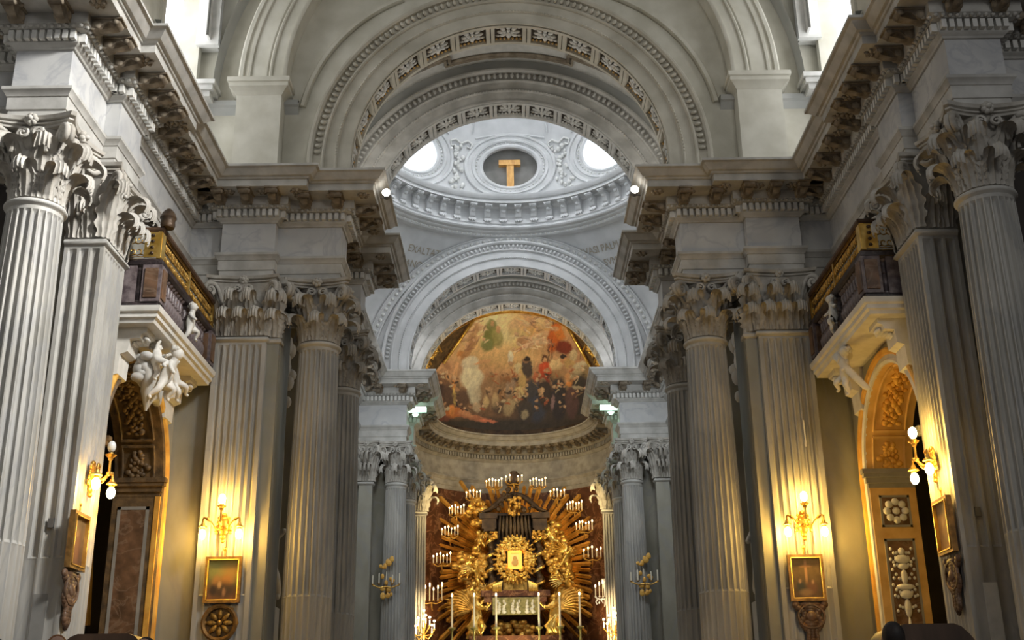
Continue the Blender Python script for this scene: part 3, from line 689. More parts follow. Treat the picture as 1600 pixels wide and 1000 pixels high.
# side walls of the crossing with arches
for s in (-1, 1):
    mb = MB(); n = 40
    inner = [(4.3 * cos(pi * i / n), AZ + 4.3 * sin(pi * i / n)) for i in range(n + 1)]; outer = [(5.8 * cos(pi * i / n), ZC + 5.8 * sin(pi * i / n)) for i in range(n + 1)]
    inner = [(4.3, 14.4)] + inner + [(-4.3, 14.4)]; outer = [(5.8, 14.4)] + outer + [(-5.8, 14.4)]; N2 = len(inner)
    mb.add([(5.81, DC[1] + y, z) for y, z in inner] + [(5.81, DC[1] + y, z) for y, z in outer], [(i, i + 1, N2 + i + 1, N2 + i) for i in range(N2 - 1)])
    mb.add([(6.8, DC[1] + y, z) for y, z in [(4.3, 14.4), (-4.3, 14.4), (-4.3, 19.5), (4.3, 19.5)]] , [(0, 1, 2, 3)])
    mb.add([(5.81, DC[1] + y, z) for y, z in inner] + [(6.8, DC[1] + y, z) for y, z in inner], [(i, i + 1, N2 + i + 1, N2 + i) for i in range(N2 - 1)])
    mb.build(f'wall_crossing_{SIDE[s]}', M['white'], None, 30, s, kind='structure')
    t = empty('side_arch', (0, 0, 0), label=f'edge of the {SIDE[s]} side arch of the domed crossing', cat='arch')
    mb = MB(); Rm = Matrix.Rotation(pi / 2, 3, 'Z')
    q = MB(); arc_sweep(q, [(r + .3 + (r - 3.95) * .1, o) for r, o in P_AV if r > 3.955], 0); mb.add([(5.81 + y, DC[1] + x, z) for x, y, z in q.v], [tuple(reversed(f)) for f in q.f]); mb.build('archivolt', M['white'], t, 30, s)
# dome ring, drum, consoles
dome = empty('dome', (DC[0], DC[1], 0), label='white stuccoed dome with round windows, bracketed drum and garlands', cat='dome')
prof = [(r, 20.25 + (z - 20.25) * .66) for r, z in [(5.95, 20.25), (5.72, 20.27), (5.68, 20.33), (5.68, 20.42), (5.60, 20.44), (5.55, 20.50), (5.55, 20.56), (5.42, 20.60), (5.38, 20.68), (5.38, 20.75), (5.52, 20.78), (5.60, 20.95), (5.60, 21.02), (5.55, 21.04), (5.55, 21.15), (5.62, 21.17)]]
MB().lathe(prof, 96).build('ring_moulding', M['white'], dome, 30)
MB().lathe([(5.62, 20.84), (5.62, 21.45)], 96).build('drum', M['white'], dome, 60)
MB().lathe([(r, z - .62) for r, z in [(5.62, 22.0), (5.50, 22.04), (5.46, 22.10), (5.16, 22.12), (5.16, 22.24), (5.10, 22.26), (5.02, 22.36), (5.0, 22.44), (5.3, 22.46), (5.62, 22.5)]], 96).build('dome_cornice', M['white'], dome, 30)
mb = MB()
for i in range(180):
    a = 2 * pi * i / 180; mb.ball((5.70 * cos(a), 5.70 * sin(a), 20.33), .06, .06, .05, 6, 4)
    mb.ball((5.11 * cos(a), 5.11 * sin(a), 21.68), .035, .035, .035, 5, 4)
mb.build('leaf_moulding', M['ornament'], dome, 60)
mb = MB(); poly = [(0, 0), (.42, 0), (.44, -.06), (.40, -.14), (.30, -.17), (.22, -.26), (.17, -.42), (.15, -.60), (.10, -.66), (0, -.68)]
mb.prism(poly, lambda a, b: (-.115, a, b), lambda a, b: (.115, a, b))
mb.box(-.15, .15, 0, .46, -.05, 0); mb.box(-.15, .15, 0, .13, -.84, -.72)
for k in (-1, 0, 1): mb.box(k * .09 - .03, k * .09 + .03, 0, .16, -.92, -.85)
for s in (-1, 1): mb.ball((s * .1, .38, -.09), .05, .08, .08, 8, 6)
mb.ball((0, .24, -.3), .09, .06, .11, 8, 6)
CON = mb.mesh('console', M['white'], 50)
for i in range(56):
    a = 2 * pi * (i + .5) / 56; use('console', CON, dome, (5.61 * cos(a), 5.61 * sin(a), 21.43), (0, 0, a + pi / 2), (1, 1, .66))
# dome shell with eight oval openings
WIN = [(pi / 2 + k * pi / 4, radians(15.9)) for k in range(8)]
DS = 5.62; DZ = 21.66
def dome_pt(az, el, r=DS): return (r * cos(el) * cos(az), r * cos(el) * sin(az), DZ + r * sin(el))
HA, HE = .218, .150
def hole_d(az, el):
    best = 9
    for wa, we in WIN:
        da = (az - wa + pi) % (2 * pi) - pi; best = min(best, sqrt((da / HA) ** 2 + ((el - we) / HE) ** 2))
    return best
mb = MB(); NU, NV = 288, 70; EL0, EL1 = radians(2.5), radians(76)
mb.grid(NU, NV, lambda u, v: dome_pt(2 * pi * u, EL0 + (EL1 - EL0) * v), cu=True)
keep = []
for f in mb.f:
    c = [mb.v[i] for i in f]; x = sum(p[0] for p in c) / 4; y = sum(p[1] for p in c) / 4; z = sum(p[2] for p in c) / 4
    if hole_d(atan2(y, x), atan2(z - DZ, sqrt(x * x + y * y))) > 1.03: keep.append(f)
mb.f = keep; mb.build('shell', M['white'], dome, 80)
MB().lathe([(1.36, DZ + 5.45), (1.25, DZ + 5.4), (1.25, DZ + 6.6)], 48).build('lantern_ring', M['white'], dome, 40)
for k, (wa, we) in enumerate(WIN):
    if sin(wa) < -.8: lk = 1
    fr = MB(); PR = [(.90, .55), (.93, 0), (.97, -.07), (1.05, -.09), (1.12, -.04), (1.22, -.03), (1.25, -.09), (1.33, -.10), (1.36, -.04), (1.48, -.03), (1.52, -.08), (1.60, -.08), (1.63, 0)]
    fr.grid(49, len(PR), lambda u, v: dome_pt(wa + HA * PR[round(v * 12)][0] * cos(2 * pi * u), we + HE * PR[round(v * 12)][0] * sin(2 * pi * u), DS + PR[round(v * 12)][1]))
    fr.build('window_moulding', M['white'], dome, 30)
    bd = MB()
    for i in range(44):
        a = 2 * pi * i / 44; bd.ball(dome_pt(wa + HA * 1.175 * cos(a), we + HE * 1.175 * sin(a), DS - .05), .035, .035, .035, 6, 4)
    bd.build('bead_moulding', M['ornament'], dome, 60)
    pn = MB(); pts = [dome_pt(wa + HA * .95 * cos(2 * pi * i / 32), we + HE * .95 * sin(2 * pi * i / 32), DS + .5) for i in range(32)]
    pn.add(pts, [tuple(range(32))]); pn.build('window_glass' if k else 'blind_panel', M['domepane'] if k else M['niche'], dome, 0)
    # garland between windows
    g = MB(); ga = wa + pi / 8; random.seed(k)
    for i in range(34):
        tt = i / 33; el = radians(4 + 19 * tt); wdt = .02 + .03 * abs(sin(tt * 9)) + (.035 if tt > .9 or tt < .3 else 0)
        g.ball(dome_pt(ga + random.uniform(-wdt, wdt), el, DS - .04), random.uniform(.05, .10), None, random.uniform(.06, .11), 7, 5)
    for s in (-1, 1): g.tube([dome_pt(ga + s * x, radians(e), DS - .05) for x, e in ((.0, 24), (.05, 25.5), (.09, 24.5), (.08, 22.5), (.05, 23))], .04, 6)
    g.build('garland', M['ornament'], dome, 60)
# big ribs / panels above
mb = MB()
for k in range(8):
    wa = pi / 2 + pi / 8 + k * pi / 4
    for off in (-.10, .10): mb.tube([dome_pt(wa + off * (1 - .4 * e / 70), radians(e), DS - .02) for e in range(29, 72, 6)], .04, 6)
    wa = pi / 2 + k * pi / 4
    mb.tube([dome_pt(wa + x, radians(27 + 2.5 * sin(pi * (x + .28) / .56)), DS - .02) for x in [-.28 + .56 * i / 12 for i in range(13)]], .04, 6)
mb.build('rib_moulding', M['white'], dome, 60)
# tau of wood in the far oval
t = empty('timber_tau', (0, 41.75, 0), label='golden wooden T-shaped post inside the dark central oval of the dome', cat='timber post')
MB().box(-.14, .15, 0, .16, 22.3, 23.38).build('post', M['timber'], t, 0); MB().box(-.46, .42, -.04, .2, 23.38, 23.60).build('crossbeam', M['timber'], t, 0)
# spot lamps clipped to the cornice corners
for s in (-1, 1):
    t = empty('spot_lamp', (s * 3.02, 25.25, 14.02), label=f'small lit white spot lamp clipped to the {SIDE[s]} cornice corner under the front arch', cat='lamp')
    MB().lathe([(.0, -.02), (.05, 0), (.09, .10), (.10, .18)], 14, axis='Y').build('housing', M['iron'], t); MB().ball((0, -.02, 0), .10, .06, .10).build('lens', M['spotl'], t, 60)
    MB().tube([(0, .1, 0), (0, .3, .0), (-s * -.18, .4, .05)], .02).build('bracket', M['iron'], t)

# ================================================================ apse: wall, conch with fresco
mb = MB(); sweep(mb, [(x, y) for x, y in AP], [(0.01, FLOORZ), (0.01, 11.96)]); mb.build('wall_apse', M['red'], None, 60, kind='structure')
# fresco: soft brush strokes laid over a warm cloud ground; coordinates are image pixels within its frame
def blend(c, d, k): return tuple(a + (b - a) * k for a, b in zip(c, d))
def hash2(x, y):
    n = sin(x * 12.9898 + y * 78.233) * 43758.5453; return n - math.floor(n)
def vnoise(x, y):
    xi, yi = math.floor(x), math.floor(y); fx, fy = x - xi, y - yi; fx = fx * fx * (3 - 2 * fx); fy = fy * fy * (3 - 2 * fy)
    return (hash2(xi, yi) * (1 - fx) + hash2(xi + 1, yi) * fx) * (1 - fy) + (hash2(xi, yi + 1) * (1 - fx) + hash2(xi + 1, yi + 1) * fx) * fy
def fbm(x, y): return vnoise(x, y) * .5 + vnoise(x * 2.1, y * 2.1) * .3 + vnoise(x * 4.3, y * 4.3) * .2
def stroke(c, x, y, cx, cy, rx, ry, rot, col, soft=.35, k=1.0):
    dx, dy = x - cx, y - cy
    if abs(dx) > rx + ry + 8 or abs(dy) > rx + ry + 8: return c
    a = radians(rot); u = (dx * cos(a) + dy * sin(a)) / rx; v = (-dx * sin(a) + dy * cos(a)) / ry
    d = sqrt(u * u + v * v)
    soft *= .6
    if d >= 1 + soft: return c
    m = 1 if d < 1 - soft else (1 + soft - d) / (2 * soft)
    sh = .85 + .3 * (.5 - .5 * v) * 1.0
    return blend(c, tuple(q * sh for q in col), m * k)
FLESH = (.72, .42, .22); WHT = (.78, .70, .52); ORG = (.75, .30, .08); REDC = (.55, .09, .04); DK = (.05, .035, .035); BRN = (.28, .14, .06); GRN = (.30, .31, .12); GLD = (.85, .58, .20); BLUE = (.05, .06, .10)
ST = []
# image pixels in a 300 x 220 frame (x right, y down)
ST += [(125, 60, 74, 44, 0, (1.0, .74, .30), .8, .85), (122, 48, 34, 30, 0, (1.0, .90, .50), .7, 1), (190, 50, 60, 26, 10, (.80, .46, .18), .7, .7), (85, 88, 48, 12, -4, (.80, .52, .26), .7, .7), (130, 95, 52, 10, 4, (.86, .58, .28), .6, .7), (215, 80, 50, 20, 0, (.62, .34, .18), .7, .6)]
ST += [(70, 45, 16, 9, -30, (.66, .36, .2), .5, .8), (58, 62, 14, 8, 20, (.60, .34, .22), .5, .8), (62, 60, 5, 4, 0, (.35, .16, .1), .4, .8), (75, 58, 18, 5, -35, (.85, .62, .36), .5, .9), (50, 70, 16, 4, -10, (.8, .62, .42), .5, .7), (88, 50, 7, 5, 0, FLESH, .4, .8)]
ST += [(106, 64, 11, 22, 8, (.24, .25, .08), .3, 1), (108, 46, 6, 8, 0, (.34, .33, .13), .3, 1), (109, 45, 3, 4, 0, FLESH, .4, .9), (117, 66, 8, 16, -8, (.42, .38, .14), .4, .9), (118, 54, 4, 6, 0, FLESH, .4, .9), (100, 78, 10, 10, 0, (.26, .29, .11), .4, .9)]
ST += [(145, 50, 9, 11, 20, (.78, .52, .28), .4, .8), (150, 62, 16, 7, 20, (.72, .55, .25), .4, .8), (156, 73, 9, 9, 0, (.50, .26, .14), .3, .9), (168, 44, 12, 8, 10, FLESH, .4, .8), (184, 40, 10, 9, -30, (.92, .70, .36), .4, .9), (186, 34, 6, 5, 0, FLESH, .4, .8), (196, 46, 14, 5, -30, (.8, .56, .30), .4, .8), (165, 80, 18, 4, -25, (.86, .62, .42), .4, .9), (178, 72, 20, 5, 10, (.84, .60, .38), .4, .9), (186, 64, 16, 5, -15, (.75, .48, .28), .4, .8), (152, 86, 8, 3, -30, (.55, .2, .1), .4, .8)]
ST += [(206, 68, 10, 24, 12, (.70, .17, .04), .25, 1), (214, 62, 7, 12, -25, (.78, .26, .06), .3, 1), (220, 84, 13, 10, 10, (.25, .05, .03), .3, 1), (205, 45, .8, 6, 0, DK, .4, 1), (197, 88, .8, 20, 0, DK, .4, .8), (202, 88, .8, 20, 0, DK, .4, .8), (171, 112, .9, 26, 0, (.80, .60, .34), .4, .8), (240, 88, .8, 14, 5, DK, .4, .7), (247, 90, .8, 14, 8, DK, .4, .7)]
_r = random.Random(5)
for i in range(70):                                   # small heads and shoulders through the crowd
    x_, y_ = _r.uniform(20, 275), _r.uniform(118, 172)
    if 55 < x_ < 100 and y_ < 160: continue
    g_ = _r.choice([(.10, .06, .04), (.05, .04, .05), (.34, .20, .10), (.32, .12, .05), (.40, .30, .18), (.20, .13, .08)])
    ST += [(x_, y_ + 9, _r.uniform(4, 7), _r.uniform(6, 11), _r.uniform(-20, 20), g_, .25, .85), (x_, y_, 2.4, 3.2, 0, (.50, .29, .16), .5, .8), (x_ + 1, y_ - 2, 2.2, 1.6, 30, (.14, .07, .04), .5, .7)]
for i in range(46):                                   # cherubs and cloud edges in the sky
    x_, y_ = _r.choice([(_r.uniform(40, 95), _r.uniform(35, 80)), (_r.uniform(145, 215), _r.uniform(25, 85))])
    ST += [(x_, y_, _r.uniform(5, 12), _r.uniform(2, 3.5), _r.uniform(-60, 60), _r.choice([(.86, .62, .36), (.62, .34, .18), (.74, .46, .26), (.9, .72, .42), (.45, .24, .14)]), .3, .7)]
# flying white-robed figure on the left
ST += [(60, 94, 7, 6, 0, (.62, .28, .10), .3, 1), (57, 100, 4, 4, 0, FLESH, .3, 1), (72, 84, 6, 20, 30, (.50, .26, .12), .4, .9), (80, 62, 5, 18, 20, (.52, .28, .14), .4, .8), (74, 108, 14, 12, -20, WHT, .3, 1), (94, 105, 14, 3, -14, FLESH, .3, 1), (76, 130, 18, 17, -10, (.80, .74, .54), .25, 1), (80, 152, 11, 20, -6, (.70, .66, .50), .25, 1), (83, 176, 7, 8, 0, (.55, .42, .28), .3, 1), (50, 122, 3.5, 18, 12, FLESH, .3, 1), (47, 142, 4, 8, 0, ORG, .4, .9), (48, 158, 3, 14, -4, (.86, .62, .18), .3, 1), (36, 108, 14, 4, 50, (.42, .22, .12), .4, .8)]
# dark crowd on the left
ST += [(30, 135, 14, 18, 0, (.20, .11, .07), .4, .9), (31, 120, 4, 6, 0, (.50, .30, .18), .4, .9), (40, 128, 4, 5, 0, FLESH, .4, .8), (24, 150, 10, 16, 0, DK, .4, .9), (38, 158, 10, 18, 0, (.10, .06, .05), .4, .9), (60, 160, 12, 14, 0, (.12, .07, .05), .4, .9), (18, 160, 7, 9, 0, BRN, .4, .9), (25, 163, 5, 5, 0, ORG, .5, .6)]
# fallen red figures
ST += [(48, 184, 16, 8, -8, (.55, .18, .05), .3, 1), (44, 180, 5, 9, 0, (.70, .28, .08), .3, 1), (80, 192, 28, 4, 12, (.52, .20, .10), .4, .9), (100, 197, 14, 2.5, 8, (.70, .22, .12), .4, .9), (66, 186, 12, 4, 20, (.66, .32, .16), .4, .8), (30, 192, 12, 5, 0, (.18, .06, .04), .4, .9)]
# middle distance throng
ST += [(115, 155, 30, 22, 0, (.34, .22, .13), .6, .8), (104, 150, 4, 7, 0, (.55, .36, .22), .4, .8), (112, 165, 5, 12, 0, (.62, .46, .26), .4, .8), (124, 158, 5, 10, 0, BRN, .4, .8), (132, 150, 4, 12, 0, (.40, .32, .26), .4, .7), (98, 168, 4, 10, 0, (.66, .50, .26), .4, .8), (140, 145, 5, 12, 0, (.46, .34, .26), .4, .7), (120, 178, 12, 10, 0, DK, .4, .7)]
# central priest with white mitre and robe
ST += [(137, 98, 4.5, 10, 4, (.88, .80, .62), .25, 1), (137, 108, 4, 4, 0, (.55, .34, .2), .4, 1), (150, 116, 9, 8, 30, (.78, .66, .40), .3, 1), (155, 134, 6, 22, 0, (.62, .44, .20), .3, 1), (163, 116, 8, 16, -14, (.09, .07, .07), .25, 1), (161, 103, 4.5, 5, 0, (.40, .22, .13), .3, 1), (163, 101, 5, 4, 0, DK, .3, 1), (168, 142, 5, 14, 0, (.20, .12, .08), .4, .9)]
# red-robed youth, crowd right
ST += [(191, 102, 5, 7, 0, (.12, .05, .03), .3, 1), (191, 103, 3, 4, 0, FLESH, .3, 1), (191, 120, 10, 14, 5, (.66, .10, .04), .25, 1), (189, 138, 8, 12, 0, (.46, .07, .03), .3, 1), (176, 130, 4, 8, 0, (.55, .16, .08), .4, .8), (208, 110, 11, 10, -30, (.82, .62, .34), .3, 1), (207, 100, 4, 4, 0, FLESH, .4, .9), (220, 103, 5, 6, 0, (.66, .34, .16), .3, 1), (219, 98, 5, 3, 0, DK, .3, 1), (229, 108, 8, 9, 20, (.62, .42, .18), .3, .9), (212, 126, 12, 10, 0, (.40, .24, .12), .4, .9), (235, 96, 6, 9, 0, (.66, .54, .32), .3, .9), (246, 112, 13, 5, -12, (.66, .58, .40), .3, .9), (240, 126, 12, 9, 0, (.46, .38, .24), .4, .9), (255, 124, 8, 12, 0, (.30, .22, .12), .4, .9), (238, 138, 7, 5, 0, ORG, .4, .8), (226, 130, 5, 6, 0, (.70, .36, .16), .4, .8)]
# dark foreground of kneeling clergy
ST += [(195, 178, 62, 26, 0, (.06, .045, .04), .4, .9), (180, 168, 16, 32, 8, BLUE, .25, 1), (169, 148, 8, 14, 0, (.06, .06, .08), .3, 1), (187, 137, 5, 6, 0, (.66, .42, .26), .3, 1), (191, 158, 12, 26, -6, DK, .3, 1), (184, 152, 4, 7, 20, (.70, .48, .28), .3, .9), (212, 165, 13, 34, 3, (.035, .03, .04), .25, 1), (210, 142, 9, 8, 0, (.05, .045, .05), .3, 1), (246, 160, 17, 34, 0, (.045, .04, .04), .25, 1), (232, 170, 10, 26, 0, (.11, .06, .06), .3, 1), (228, 142, 5, 4, 0, ORG, .4, .9), (246, 148, 14, 3, 8, (.60, .50, .34), .4, .7), (258, 150, 10, 12, 0, DK, .3, 1), (150, 152, 9, 7, -30, (.74, .60, .30), .3, 1), (147, 160, 6, 8, 0, (.62, .50, .30), .3, 1), (134, 176, 9, 14, 20, (.44, .34, .20), .35, .9), (160, 182, 12, 16, 0, (.06, .05, .05), .3, 1), (158, 188, 6, 7, 0, (.44, .38, .26), .4, .8), (202, 170, 3, 12, 10, (.34, .22, .24), .4, .8), (263, 185, 5, 18, 0, (.50, .44, .36), .5, .5)]
_q = random.Random(12)
for i in range(90):                                   # small crisp faces, hands and cloth edges over the throng
    x_, y_ = _q.uniform(22, 272), _q.uniform(112, 178)
    if 56 < x_ < 98 and y_ < 170: continue
    ST += [(x_, y_, _q.uniform(1.6, 2.6), _q.uniform(2, 3.2), 0, _q.choice([(.62, .38, .22), (.50, .29, .16), (.70, .48, .30)]), .3, .85), (x_ + _q.uniform(-4, 4), y_ + _q.uniform(4, 8), _q.uniform(3, 6), _q.uniform(.9, 1.8), _q.uniform(-70, 70), _q.choice([(.66, .56, .38), (.03, .025, .03), (.08, .05, .04), (.45, .12, .05), (.30, .20, .12)]), .3, .8)]
for i in range(36):
    x_, y_ = _q.choice([(_q.uniform(42, 98), _q.uniform(32, 82)), (_q.uniform(142, 200), _q.uniform(26, 88))])
    ST += [(x_, y_, _q.uniform(2, 3.2), _q.uniform(2, 3), 0, (.74, .46, .28), .3, .8), (x_ + 4, y_ + 3, _q.uniform(5, 9), 1.2, _q.uniform(-60, 60), _q.choice([(.92, .72, .46), (.40, .20, .12)]), .3, .8)]
def fresco(x, y):
    n = fbm(x * .05, y * .07); n2 = fbm(x * .13 + 9, y * .16)
    c = blend((.46, .24, .14), (.74, .46, .25), n)
    if y > 120: c = blend(c, (.20, .11, .06), min(1, (y - 120) / 45))
    if y > 188: c = blend(c, (.05, .04, .03), min(1, (y - 188) / 10))
    if y < 60: c = blend(c, (.80, .50, .24), (60 - y) / 90)
    c = tuple(q * (.78 + .44 * n2) for q in c)
    wx = x + 4.5 * (fbm(x * .16 + 3, y * .16) - .5) + 2.0 * (fbm(x * .4, y * .4 + 7) - .5); wy = y + 4.5 * (fbm(x * .16 + 31, y * .16 + 5) - .5) + 2.0 * (fbm(x * .4 + 17, y * .4) - .5)
    for s in ST: c = stroke(c, wx, wy, *s)
    fold = fbm(wx * .35 + wy * .12, wy * .16); c = tuple(q * (.74 + .52 * fold) for q in c)
    return tuple(max(0, min(1, q * (.9 + .2 * hash2(round(x), round(y))))) for q in c)
def paint_mesh(o, fn):
    me = o.data; a = me.color_attributes.new('paint', 'FLOAT_COLOR', 'POINT')
    buf = []
    for v in me.vertices: buf += [*fn(v.co), 1.0]
    a.data.foreach_set('color', buf)
CR = 4.42; CZ = AZ - .15
NU, NV = 380, 250
def conch(u, v):
    a = pi * u; b = (pi / 2) * v * 1.0 + .0            # b: 0 at the rim facing the nave, 90 at the apse wall
    x = CR * cos(a) * cos(b); z = CR * sin(a) * cos(b); return (x, APS[1] + CR * sin(b), CZ + z)
def frame_xy(co):
    """image coordinates of a point on the curved surface, projected through the scene camera"""
    yy = co.y - APS[1]; el = (co.z - 14.42) - .0
    k = 1 + .0 * yy
    X = co.x / (1 + .020 * (yy)); 
    Zt = (co.z - 1.5) * .9397 - co.y * .342; D = co.y * .9397 + (co.z - 1.5) * .342  # height and depth in the pitched camera's view, roll left out
    return (140 + co.x / D * 1800 , 40 - Zt / D * 1800)
mb = MB(); BOR = []
mb.grid(NU, NV, lambda u, v: conch(u, .02 + .98 * v))
def in_fresco(p):
    x, y = frame_xy(Vector(p))
    xl = 75 + (y - 42) * -.72 if y < 170 else -20
    xr = 222 + (y - 38) * .56
    return xl < x < xr
gb = MB(); gb.v = mb.v; ins = [in_fresco(p) for p in mb.v]
gb.f = [f for f in mb.f if not ins[f[0]]]; mb.f = [f for f in mb.f if ins[f[0]]]
for s in (-1, 1):
    line = []
    for j in range(0, NV, 2):
        row = range(j * NU, j * NU + NU // 2) if s > 0 else range(j * NU + NU - 1, j * NU + NU // 2, -1)
        outs = [i for i in row if not ins[i]]
        if len(outs) > 1: line.append(mb.v[outs[-1]])
    BOR.append(line)
fz = mb.build('fresco', M['paint'], None, 80, label='large half-dome fresco of a crowd below the Virgin in golden clouds, over the altar', cat='fresco')
paint_mesh(fz, lambda co: fresco(*frame_xy(co)))
MB().add([p for i in range(2) for p in [(CR * cos(pi * k / 40) * 1.0, APS[1] + .0, 14.4) for k in range(1)]], []) 
mb = MB(); 
for s in (-1, 1): mb.add([(s * 4.42, 46.8, 14.4), (s * 4.42, 47.4, 14.4), (s * 4.42, 47.4, CZ), (s * 4.42, 46.8, CZ)], [(0, 1, 2, 3)])
APW = [(x, y) for x, y in AP]
sweep(mb, APW, [(.01, 14.40), (.01, CZ + .03)]); mb.build('wall_attic_apse', M['ebony'], None, 60, kind='structure')
ROSG = ROSB.copy(); ROSG.materials.clear(); ROSG.materials.append(M['goldb'])
# gilded coffered band round the front of the half dome
t = empty('gilt_coffered_border', (0, 0, 0), label='gilded coffered side borders curving beside the fresco inside the half dome', cat='moulding')
gb.build('coffer_ground', M['darkarch'], t, 80)
for line in BOR:
    if len(line) > 2:
        MB().tube([(x * .975, y - .03, CZ + (z - CZ) * .975) for x, y, z in line], .07, 8).build('gilt_rim', M['goldb'], t, 60)
for s in (-1, 1):
    for (a, b) in ((7, 14), (17, 13), (27, 12), (37, 10)):
        p = conch(a / 180, b / 90); nrm = Vector((-p[0], -(p[1] - APS[1]), -(p[2] - CZ))).normalized()
        o = use('rosette', ROSG, t, (s * p[0], p[1], p[2])); o.rotation_euler = Vector((s * nrm.x, nrm.y, nrm.z)).to_track_quat('Z', 'Y').to_euler(); o.scale = (1.1, 1.1, 1)
    for a in (2, 12, 22, 32, 42):
        MB().tube([(s * q[0], q[1], q[2]) for q in [conch(a / 180, b / 90) for b in (0, 8, 16, 24, 32)] if not in_fresco(q)] or [(0, 0, -5), (0, 0, -5.1)], .05, 6).build('rib', M['goldb'], t, 60)
t = empty('gilt_coffered_band', (0, 46.86, 0), label='gilded coffered band bordering the fresco just inside the innermost arch', cat='moulding')
MB().grid(61, 2, lambda u, v: (4.42 * cos(pi * u), .95 * v, CZ + 4.42 * sin(pi * u))).build('coffer_ground', M['goldc'], t, 60)
mb = MB()
for ya, yb in ((0, .08), (.88, .98)):
    mb.grid(73, 4, lambda u, v: ((4.32 if .1 < v < .9 else 4.42) * cos(pi * u), ya if v < .5 else yb, CZ + (4.32 if .1 < v < .9 else 4.42) * sin(pi * u)))
for i in range(17):
    a = pi * i / 16; R3 = Matrix.Rotation(-(a - pi / 2), 3, 'Y'); mb.obox((4.37 * cos(a), .48, CZ + 4.37 * sin(a)), .09, .46, .05, R3)
mb.build('coffer_frame', M['goldb'], t, 35)
for i in range(16):
    a = pi * (i + .5) / 16; o = use('rosette', ROSB, t, (4.38 * cos(a), .48, CZ + 4.38 * sin(a)), (0, -(a - pi / 2) + pi, 0), (.8, .85, 1))
    o.data = ROSG if 'ROSG' in globals() else o.data
# ================================================================ side chapels: arched openings in the side walls
def skin(name, pts, edges, rad, m, parent=None, sub=2, loc=(0, 0, 0), rz=0):
    me = bpy.data.meshes.new(name); me.from_pydata(pts, edges, []); me.materials.append(m)
    o = bpy.data.objects.new(name, me); COL.objects.link(o); o.parent = parent; o.location = loc; o.rotation_euler = (0, 0, rz)
    sk = o.modifiers.new('skin', 'SKIN'); sk.use_smooth_shade = True
    if not me.skin_vertices: me.skin_vertices.new() if hasattr(me.skin_vertices, 'new') else None
    sv = me.skin_vertices[0].data
    for i, r in enumerate(rad):
        rr = r if isinstance(r, tuple) else (r, r); sv[i].radius = rr; sv[i].use_root = (i == 0)
    sb = o.modifiers.new('sub', 'SUBSURF'); sb.levels = sub; sb.render_levels = sub
    return o
def freeze(o):
    dg = bpy.context.evaluated_depsgraph_get(); me = bpy.data.meshes.new_from_object(o.evaluated_get(dg)); o.modifiers.clear(); o.data = me
    return o
def add_head(me, k=1.0):
    vs = [tuple(v.co) for v in me.vertices]; fs = [tuple(p.vertices) for p in me.polygons]; q = MB(); q.v = vs; q.f = fs
    q.ball((0, -.035 * k, .57 * k), .115 * k, .12 * k, .125 * k, 14, 10); q.ball((0, -.155 * k, .555 * k), .022 * k, .022 * k, .028 * k, 6, 4)
    for i in range(14): q.ball((.09 * k * cos(i * 2.4), (.02 + .07 * sin(i * 2.4)) * k, (.62 + .04 * sin(i * 1.7)) * k), .05 * k, None, None, 6, 5)
    return q
def putto_parts(pose=0, k=1.0):
    """small chubby child: joints as (x, y, z) with the pelvis first"""
    a = {0: dict(ah=(.26, -.10, .42), al=(-.24, -.12, .18), lk=(.18, -.16, -.20), rk=(-.14, -.14, -.22)), 1: dict(ah=(.22, -.16, .18), al=(-.28, -.06, .46), lk=(.22, -.06, -.14), rk=(-.10, -.20, -.16)), 2: dict(ah=(.30, -.02, .30), al=(-.18, -.20, .14), lk=(.16, -.2, -.1), rk=(-.20, -.02, -.24))}[pose]
    V = Vector; P = [V((0, 0, 0)), V((0, .0, .16)), V((0, -.01, .34)), V((0, -.02, .42)), V((0, -.03, .54))]
    def mid(p, q, b=(0, .04, 0)): return (V(p) + V(q)) / 2 + V(b)
    P += [V((.10, 0, .34)), mid((.10, 0, .34), a['ah']), V(a['ah']), V((-.10, 0, .34)), mid((-.10, 0, .34), a['al']), V(a['al'])]
    P += [V((.08, 0, -.04)), V(a['lk']), V(a['lk']) + V((.02, .10, -.18)), V(a['lk']) + V((.03, .04, -.24)), V((-.08, 0, -.04)), V(a['rk']), V(a['rk']) + V((-.02, .12, -.16)), V(a['rk']) + V((-.03, .06, -.22))]
    E_ = [(0, 1), (1, 2), (2, 3), (3, 4), (2, 5), (5, 6), (6, 7), (2, 8), (8, 9), (9, 10), (0, 11), (11, 12), (12, 13), (13, 14), (0, 15), (15, 16), (16, 17), (17, 18)]
    R_ = [.125, .13, .11, .055, .115, .065, .05, .032, .065, .05, .032, .09, .072, .045, .03, .09, .072, .045, .03]
    return [tuple(p * k) for p in P], E_, [r * k for r in R_]
PUT = {}
def putto(parent, loc, rz=0, k=1.0, pose=0, m='figure', tilt=(0, 0), name='putto', wings=False):
    key = (pose, m)
    if key not in PUT:
        p, e, r = putto_parts(pose); o = skin(name, p, e, r, M[m]); bpy.context.view_layer.update(); freeze(o); PUT[key] = add_head(o.data).mesh(name, M[m], 80); bpy.data.objects.remove(o)
    o = use(name, PUT[key], parent, loc, (tilt[0], tilt[1], rz), (k, k, k))
    if wings:
        for s in (-1, 1): use('wing', WING[m], o, (s * .05, .10, .30), (0, 0, s * .5), (s * .55, .55, .55))
    return o
